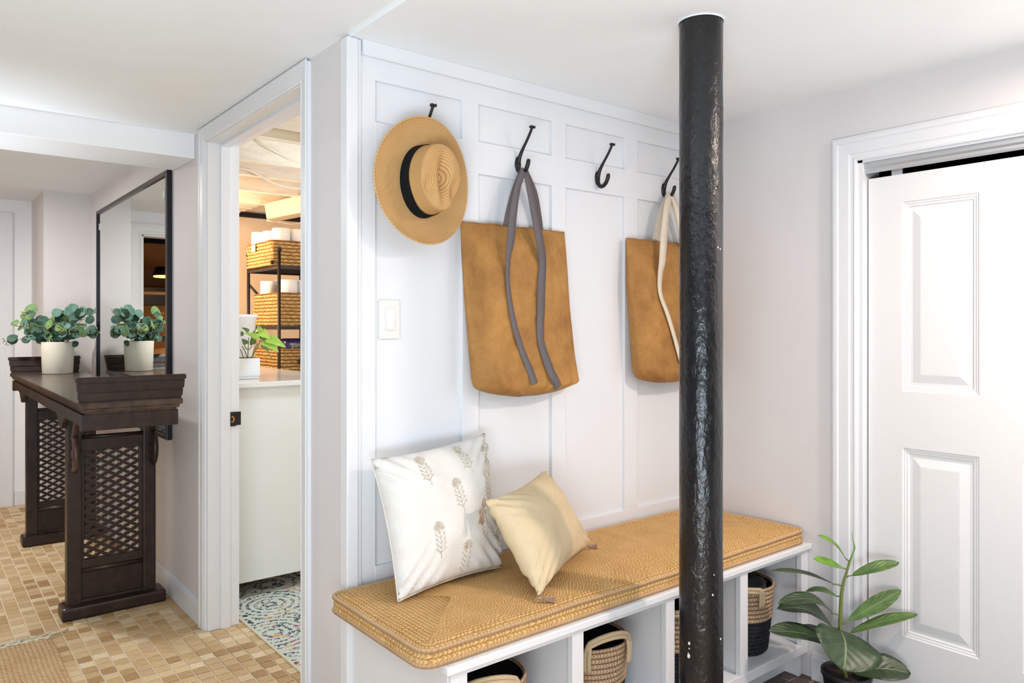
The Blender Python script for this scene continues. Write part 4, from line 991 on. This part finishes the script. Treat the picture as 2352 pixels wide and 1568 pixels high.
for yl in (3.726, 5.120):
    ym = yl + .03
    obj('foot', bx(.520, .938, yl - .034, yl + .086, .002, .060, .012), M['wood'], ct)
    obj('foot_moulding', bx(.600, .848, yl + .004, yl + .05, .058, .074, .004), M['wood'], ct)
    for (xa, xb) in ((.543, .600), (.846, .900)):
        lg = obj('leg', bx(xa, xb, yl, yl + .06, .056, .93, .005), M['wood'], ct)
    obj('panel_rail', bx(.598, .848, yl + .008, yl + .045, .722, .785, .003), M['wood'], ct); obj('panel_rail', bx(.598, .848, yl + .010, yl + .043, .196, .245, .003), M['wood'], ct)
    b = B(); tube(b, [(.598, yl + .012, .200), (.848, yl + .012, .200)], .011, 12); obj('bead', b, M['wood'], ct, True)
    b = B(); tube(b, [(.598, yl + .012, .782), (.848, yl + .012, .782)], .009, 12); obj('bead', b, M['wood'], ct, True)
    obj('panel_stile', bx(.598, .610, yl + .012, yl + .04, .24, .725, .002), M['wood'], ct); obj('panel_stile', bx(.832, .848, yl + .012, yl + .04, .24, .725, .002), M['wood'], ct)
    obj('solid_panel', bx(.598, .848, yl + .018, yl + .032, .07, .20, .001), M['wood'], ct)
    obj('lattice_panel', lattice(.609, .834, .243, .724, yl + .020), M['wood'], ct)
    sg = -1 if yl < 4 else 1; yc = yl - .012 if yl < 4 else yl + .072
    for xs in (.556, .872):
        b = B()
        for k in range(2):
            rr = .062 - k * .026; pts = [Vector((xs + .012, yc + rr * .75 * math.cos(a_ / 14 * 2 * PI), .715 + rr * 1.15 * math.sin(a_ / 14 * 2 * PI))) for a_ in range(15)]
            tube(b, pts, .013 - .004 * k, 8, cap=False)
        sphere(b, (xs + .012, yc, .715), .018, 10, 8, (.8, 1, 1.3)); tube(b, smooth_path([(xs + .012, yc, .79), (xs + .012, yc + sg * .03, .83), (xs + .012, yc + sg * .07, .88)], 5), .012, 8)
        obj('scroll_bracket', b, M['woodred'] if xs < .7 else M['wood'], ct, True)

# wall mirror
mr = thing('wall_mirror', 'large dark framed rectangular mirror hung above the console', 'mirror', (.975, 4.6, 1.36))
obj('glass', bx(.9655, .9685, 3.785, 5.42, .752, 1.985), M['mirror'], mr)
my0, my1, mz0, mz1 = 3.760, 5.440, .732, 2.004
obj('frame', box(box(box(bx(.955, .979, my0, my0 + .03, mz0, mz1, .003), .955, .979, my1 - .022, my1, mz0, mz1, .003), .955, .979, my0 + .03, my1 - .022, mz1 - .022, mz1, .003), .955, .979, my0 + .03, my1 - .022, mz0, mz0 + .022, .003), M['frame'], mr)
b = B()
for (y, z) in ((3.83, 1.90), (5.37, 1.90)): box(b, .961, .966, y, y + .02, z - .02, z + .02, .001)
obj('clip', b, M['track'], mr)

# eucalyptus in ceramic pot
ec = (.735, 5.385, .9755)
eu = thing('potted_eucalyptus', 'blue green artificial eucalyptus in cream ceramic pot on the dark console', 'plant', ec)
b = B(); lathe(b, [(0, 0), (.080, 0), (.083, .004), (.090, .192), (.0895, .196), (.085, .194), (.083, .17)], ec, 48); obj('pot', b, M['ceramic'], eu, True)
b = B(); lathe(b, [(0, .172), (.05, .174), (.084, .168)], ec, 24, wob=.004); obj('soil', b, M['soil'], eu, True)
rt = Vector((SS, -CC, 0)); fw = Vector((CC, SS, 0)); top = Vector(ec) + Vector((0, 0, .18)); random.seed(21)
bst = B(); bb = B(); nl = 0
def euleaf(p, r, nrm, m):
    ax = Vector((random.uniform(-1, 1), random.uniform(-1, 1), random.uniform(-.2, 1))).normalized()
    ax = (ax - nrm * ax.dot(nrm)).normalized(); add_leaf(eu, leaf_bm(p - ax * r, p + ax * r, r * 1.9, nrm, .004, 'round', .07, 7), m, .0006)
dirs = []
for k in range(26):
    a = k * 2.399; el = .15 + .85 * ((k * .618) % 1)
    v = (rt * math.cos(a) * .235 + fw * math.sin(a) * .13) * (1.15 - .6 * el) + Vector((0, 0, .05 + .155 * el)); dirs.append(v)
dirs += [rt * -.34 + Vector((0, 0, .015)), rt * -.29 + Vector((0, 0, .12)), rt * -.20 + fw * -.02 + Vector((0, 0, .20)), rt * .24 + Vector((0, 0, .20)), rt * .15 + Vector((0, 0, .215)), rt * .27 + Vector((0, 0, .09))]
for n_, v in enumerate(dirs):
    p_ = top + v
    if p_.x > .93: v = v * ((.93 - top.x) / v.x); 
    pth = smooth_path([top - Vector((0, 0, .03)) + v * .05, top + v * .5 + Vector((0, 0, .025)), top + v], 4); tube(bst, pth, .0018, 5)
    for s in range(4):
        t_ = .42 + s * .19; p = pth[min(int(t_ * 8), 8)] + Vector((random.uniform(-1, 1), random.uniform(-1, 1), random.uniform(-.7, 1))) * .024
        if p.x > .925: continue
        nrm = (Vector((-.35, -.75, .35)) + Vector((random.uniform(-1, 1), random.uniform(-1, 1), random.uniform(-1, 1))) * .75).normalized()
        euleaf(p, random.uniform(.020, .035) * (1.15 if s == 3 and n_ % 3 == 0 else 1), nrm, random.choice([M['euc1'], M['euc2'], M['euc2'], M['euc1'], M['euc3']]))
    if n_ % 2 == 0:
        for s in range(16): sphere(bb, pth[-2] + Vector((random.uniform(-1, 1), random.uniform(-1, 1), random.uniform(-1, .6))) * .026, random.uniform(.003, .0052), 6, 4)
for (px, py, r, m) in ((72, 711, .037, 'euc3'), (57, 727, .026, 'euc3'), (58, 742, .030, 'euc3'), (162, 714, .036, 'euc1'), (131, 718, .030, 'euc1'), (168, 707, .030, 'euc1'), (205, 716, .026, 'euc2'), (66, 762, .028, 'euc2'), (84, 774, .028, 'euc1'), (60, 780, .026, 'euc2'), (172, 762, .024, 'euc1'), (137, 790, .032, 'euc2'), (173, 790, .022, 'euc2')):
    euleaf(AD(px, py, 4.66), r, Vector((-.25 + random.uniform(-.2, .2), -.9, .3)).normalized(), M[m])
obj('stem', bst, M['brownstem'], eu, True); o = obj('seed_cluster', bb, M['berry'], eu, True); o['kind'] = 'stuff'

# ------------------------------------------------------------------ jute floor rug with fringe
rg = thing('jute_rug', 'braided jute rug with cream fringe at the bottom left of the hall floor', 'rug', (0, 2.7, .002))
rx0, rx1, ry0, ry1 = -.55, .462, 1.3, 3.535
def rugz(u, v):
    e = min(u * 40, (1 - u) * 40, 1); return .004 + .007 * e + .0012 * abs(math.sin(PI * u * 64)) + .003 * noise.noise(Vector((u * 12, v * 20, 3)))
b = B(); grid(b, 252, 90, lambda u, v: Vector((rx0 + (rx1 - rx0) * u + .006 * noise.noise(Vector((v * 9, 0, u * 2))), ry0 + (ry1 - ry0) * v, rugz(u, v))), lambda u, v: (v * 150, u * 64)); obj('woven_body', b, M['rugjute'], rg, True)
b = B(); random.seed(5)
for k in range(26):
    x = rx1 - .015 - k * .036; y = ry1 - .004
    for s in (-1, 1):
        x2 = x + s * .05 + random.uniform(-.02, .02)
        tube(b, smooth_path([(x, y, .010), (x + s * .015, y + .022, .012 + .004 * s), (x2, y + .05 + random.uniform(-.01, .012), .009), (x2 + s * .012, y + .066 + random.uniform(-.02, .02), .006)], 4), .0042, 6)
tube(b, smooth_path([(rx1 - .012 - i * .04, ry1 + .004 + .006 * (i % 2), .012) for i in range(25)], 3), .0045, 6)
obj('fringe', b, M['fringe'], rg, True)

# ------------------------------------------------------------------ laundry room things
lr = thing('laundry_rug', 'colourful floral low pile rug on the laundry room floor', 'rug', (1.7, 3.0, .001))
obj('pile', bx(1.130, 2.55, 2.12, 4.30, .001, .009, .003), M['lrug'], lr)
b = B(); box(b, 1.122, 1.136, 2.11, 4.31, .001, .0085, .002); obj('binding', b, M['fringe'], lr)
lc = thing('laundry_counter', 'white counter with plain end panel inside the laundry room', 'counter', (1.45, 4.2, 0))
obj('worktop', bx(1.107, 1.762, 3.440, 5.30, .985, 1.010, .003), M['counter'], lc)
obj('end_panel', bx(1.110, 1.750, 3.470, 3.492, .085, .985, .002), M['cabinet'], lc); obj('side_panel', bx(1.728, 1.750, 3.492, 5.28, .085, .985, .002), M['cabinet'], lc)
for (x, y) in ((1.70, 3.52), (1.13, 5.2), (1.70, 5.2)): obj('foot', bx(x, x + .03, y, y + .03, .0095, .09), M['cabinet'], lc)
b = B(); tube(b, smooth_path([(1.16, 3.62, .022), (1.25, 3.58, .022), (1.36, 3.68, .022), (1.42, 3.9, .022), (1.46, 4.2, .022)], 6), .010, 10); o = obj('drain_hose', b, M['hose'], None, True, origin=(1.3, 3.7, .012)); tag(o, 'grey drain hose curving on the rug under the counter', 'hose')
# pothos
po = thing('potted_pothos', 'lime green pothos in small white square pot on the laundry counter', 'plant', (1.30, 3.72, 1.011))
b = B(); pz0, pz1 = 1.011, 1.112
box(b, 1.236, 1.360, 3.655, 3.775, pz0 + .012, pz1, .004); box(b, 1.240, 1.356, 3.659, 3.771, pz0, pz0 + .014, .002); obj('pot', b, M['whitepot'], po)
obj('soil', bx(1.246, 1.350, 3.665, 3.765, pz1 - .001, pz1 + .001), M['soil'], po)
PD = 3.70
b = B()
for pts in (((569, 824), (570, 800), (571, 775)), ((569, 824), (562, 805), (556, 795)), ((575, 824), (590, 800), (598, 780)), ((577, 824), (584, 804), (592, 788)), ((560, 824), (556, 812), (552, 802)), ((569, 803), (563, 797), (562, 790)), ((571, 803), (577, 797), (577, 792)), ((598, 780), (610, 800), (628, 828))):
    tube(b, smooth_path([AD(x, y, PD) for x, y in pts], 4), .0022, 6)
obj('stem', b, M['stem'], po, True)
for (bp, tp, w, m, k) in (((596, 777), (562, 764), .034, 'pothos', 0), ((588, 758), (604, 756), .040, 'pothos', -.02), ((594, 762), (620, 778), .052, 'pothos', -.03), ((612, 776), (657, 798), .052, 'pothos', -.05), ((606, 782), (640, 809), .052, 'pothos', -.07), ((566, 780), (560, 792), .036, 'pothos2', 0), ((588, 778), (574, 792), .040, 'pothos2', .02), ((572, 762), (555, 752), .020, 'pothos2', .0), ((560, 764), (553, 772), .024, 'pothos2', .02), ((604, 770), (612, 790), .034, 'pothos2', .03), ((600, 790), (618, 808), .022, 'pothos2', .02), ((586, 770), (590, 755), .03, 'pothos2', .02)):
    add_leaf(po, leaf_bm(AD(*bp, PD + k * .4), AD(*tp, PD + k), w, (-.25, -.8, .55), .004, 'heart', .10, 10), M[m], .0006)
b = B(); lathe(b, [(0, 0), (.082, 0), (.112, .30), (.122, .305), (.122, .318), (.114, .32), (.108, .30)], (1.385, 4.10, 1.011), 40); o = obj('white_planter', b, M['whitepot'], None, True, origin=(1.385, 4.10, 1.011)); tag(o, 'tall white tapered planter behind the pothos on the counter', 'planter')
# metal rack
RX0, RX1, RY0, RY1 = 1.852, 2.232, 4.652, 5.200
rk_ = thing('metal_shelf_rack', 'brown black scrolled metal rack holding woven baskets in the laundry room', 'shelf', (2.04, 4.93, 0))
for x in (RX0, RX1):
    for y in (RY0, RY1):
        b = B(); tube(b, [(x, y, .004), (x, y, 1.745)], .0105, 10); sphere(b, (x, y, 1.757), .0165, 12, 10); obj('post', b, M['rackmetal'], rk_, True)
for z in (.45, .915, 1.268, 1.655):
    b = B(); 
    for (p0, p1) in (((RX0, RY0), (RX1, RY0)), ((RX0, RY1), (RX1, RY1)), ((RX0, RY0), (RX0, RY1)), ((RX1, RY0), (RX1, RY1))): box(b, min(p0[0], p1[0]) - .006, max(p0[0], p1[0]) + .006, min(p0[1], p1[1]) - .006, max(p0[1], p1[1]) + .006, z - .022, z, .002)
    for k in range(1, 12): y = RY0 + (RY1 - RY0) * k / 12; box(b, RX0, RX1, y - .004, y + .004, z - .012, z - .004)
    obj('shelf', b, M['rackmetal'], rk_)
b = B(); tube(b, [(RX0, RY0 - .005, 1.672), (RX0 - .02, RY0 - .045, 1.672)], .006, 8); sphere(b, AY(625, 602, 4.61), .014, 12, 8); pth = [(RX0 - .004, RY1 - .03 + .028 * math.cos(a_ / 12 * 2 * PI), 1.70 + .05 * math.sin(a_ / 12 * 2 * PI)) for a_ in range(13)]; tube(b, pth, .0045, 8, cap=False)
tube(b, smooth_path([(RX0 - .004, RY1 - .02, 1.745), (RX0 - .004, 5.0, 1.725), (RX0 - .004, RY0 + .02, 1.675)], 5), .0045, 8); tube(b, [(RX0, RY1, 1.56), (RX0 + .10, RY1, 1.45), (RX0 + .3, RY1, 1.27)], .009, 8); tube(b, [(RX0, RY1, 1.26), (RX1, RY1, .95)], .008, 8); obj('scrollwork', b, M['rackmetal'], rk_, True)
def wicker(name, label, x0, x1, y0, y1, z0, z1, notch=False):
    t = thing(name, label, 'basket', ((x0 + x1) / 2, (y0 + y1) / 2, z0), 'woven baskets on the metal rack'); rows_ = max(5, int((z1 - z0) / .021)); b = B(); uvl = b.loops.layers.uv.verify(); per = []
    def ring(ins, z, bul):
        pts = []; r = .02; X0_, X1_, Y0_, Y1_ = x0 + ins - bul, x1 - ins + bul, y0 + ins - bul, y1 - ins + bul
        for (cx, cy, a0_) in ((X1_ - r, Y0_ + r, -90), (X1_ - r, Y1_ - r, 0), (X0_ + r, Y1_ - r, 90), (X0_ + r, Y0_ + r, 180)):
            for k in range(4): a = math.radians(a0_ + 90 * k / 3); pts.append((cx + r * math.cos(a), cy + r * math.sin(a), z))
        out = []
        for i in range(len(pts)):
            p, q_ = Vector(pts[i]), Vector(pts[(i + 1) % len(pts)]); n_ = 14 if (q_ - p).length > .05 else 1
            for k in range(n_): w = p.lerp(q_, k / n_); w.z += .003 * noise.noise(w * 14); out.append(w)
        return out
    R_ = []; n4 = 4
    for k in range(rows_ * n4 + 1):
        z = z0 + (z1 - z0) * k / (rows_ * n4); R_.append([b.verts.new(p) for p in ring(.004, z, .006 * math.sin(PI * (k % n4) / n4))])
    m_ = len(R_[0]); Lp = [0]
    for i in range(1, m_ + 1): Lp.append(Lp[-1] + (R_[0][i % m_].co - R_[0][i - 1].co).length)
    for k in range(len(R_) - 1):
        for i in range(m_):
            j = (i + 1) % m_; f = b.faces.new((R_[k][i], R_[k][j], R_[k + 1][j], R_[k + 1][i]))
            for lp, (kk, ll) in zip(f.loops, ((k, Lp[i]), (k, Lp[i + 1]), (k + 1, Lp[i + 1]), (k + 1, Lp[i]))): lp[uvl].uv = (ll / .045, kk / n4)
    inner = [b.verts.new(p) for p in ring(.018, z1 - .002, 0)]; innb = [b.verts.new(p) for p in ring(.018, z0 + .01, 0)]
    for i in range(m_): j = (i + 1) % m_; b.faces.new((R_[-1][i], R_[-1][j], inner[j], inner[i])); b.faces.new((inner[i], inner[j], innb[j], innb[i]))
    b.faces.new(innb); b.faces.new(R_[0][::-1]); obj('weave', b, M['hyacinth'], t, True)
    b = B(); pth = ring(.006, z1 + .001, 0); tube(b, pth + [pth[0]], .007, 8, cap=False); obj('rim', b, M['hyacinth'], t, True)
    return t
wk = wicker('wicker_basket', 'woven basket with white tag on the top rack shelf', 1.826, 2.26, 4.70, 5.17, 1.657, 1.815)
obj('tag', bx(1.812, 1.817, 4.97, 5.03, 1.765, 1.812, .001), M['paper'], wk, label='white paper tag')
wicker('wicker_basket', 'deep woven basket of paper rolls on the middle rack shelf', 1.864, 2.22, 4.675, 5.15, 1.270, 1.478)
wicker('wicker_basket', 'low woven basket with purple packs at counter height on the rack', 1.872, 2.22, 4.675, 5.15, .917, 1.113)
def roll(x, y, z0, h, lab):
    t = thing('paper_roll', lab, 'paper roll', (x, y, z0)); b = B(); lathe(b, [(.022, 0), (.056, 0), (.058, .003), (.058, h - .003), (.056, h), (.022, h), (.021, h - .002)], (x, y, z0), 28); obj('paper', b, M['paper'], t, True)
    b = B(); lathe(b, [(.021, 0), (.021, h)], (x, y, z0), 20); obj('core', b, M['kraft'], t, True); return t
for i, (x, y, lab) in enumerate(((1.892, 5.085, 'white paper roll at the left end of the top basket'), (1.925, 4.965, 'white paper roll second from the left in the top basket'), (1.915, 4.775, 'largest looking white paper roll at the front corner of the top basket'), (2.035, 4.775, 'white paper roll right of the front corner roll in the top basket'), (2.155, 4.775, 'white paper roll at the doorway edge in the top basket'))): o = roll(x, y, 1.795, .11, lab)
for x, y, lab in ((1.93, 5.02, 'white paper roll left of the rack post in the middle basket'), (1.968, 4.78, 'white paper roll right of the rack post in the middle basket'), (2.088, 4.80, 'white paper roll at the doorway edge in the middle basket')): roll(x, y, 1.462, .11, lab)
t = thing('purple_package', 'dark purple wrapped pack with lettered tag in the lowest rack basket', 'package', (2.02, 4.80, 1.1))
obj('wrap', bx(1.925, 2.14, 4.74, 4.90, 1.04, 1.186, .035), M['purple'], t, True)
obj('tag', bx(1.965, 2.095, 4.728, 4.732, 1.098, 1.150, .001), M['kraft'], t, label='grey brown tag with handwritten word')
fc = bpy.data.curves.new('lettering', 'FONT'); fc.body = 'Infinity'; fc.size = .042; fc.extrude = .0006; fc.shear = .25; fc.align_x = 'CENTER'; fc.align_y = 'CENTER'; fo = link(bpy.data.objects.new('lettering', fc)); dg = bpy.context.evaluated_depsgraph_get(); fm = bpy.data.meshes.new_from_object(fo.evaluated_get(dg)); bpy.data.objects.remove(fo); fm.materials.clear(); fm.materials.append(M['ink'])
fo = link(bpy.data.objects.new('lettering', fm)); fo.parent = t; fo.location = Vector((2.030, 4.726, 1.124)) - Vector((2.02, 4.80, 1.1)); fo.rotation_euler = (PI / 2, 0, 0)
t = thing('navy_package', 'small navy blue pack hanging at the doorway edge of the lowest basket', 'package', (2.14, 4.66, 1.05)); b = B(); vs = [b.verts.new(p) for p in (AY(684, 827, 4.655), AY(706, 812, 4.655), AY(712, 840, 4.655), AY(694, 840, 4.655))]; f = b.faces.new(vs); r_ = bmesh.ops.extrude_face_region(b, geom=[f]); [setattr(v, 'co', v.co + Vector((0, .008, 0))) for v in r_['geom'] if isinstance(v, bmesh.types.BMVert)]; bmesh.ops.recalc_face_normals(b, faces=b.faces); obj('wrap', b, M['navy'], t)
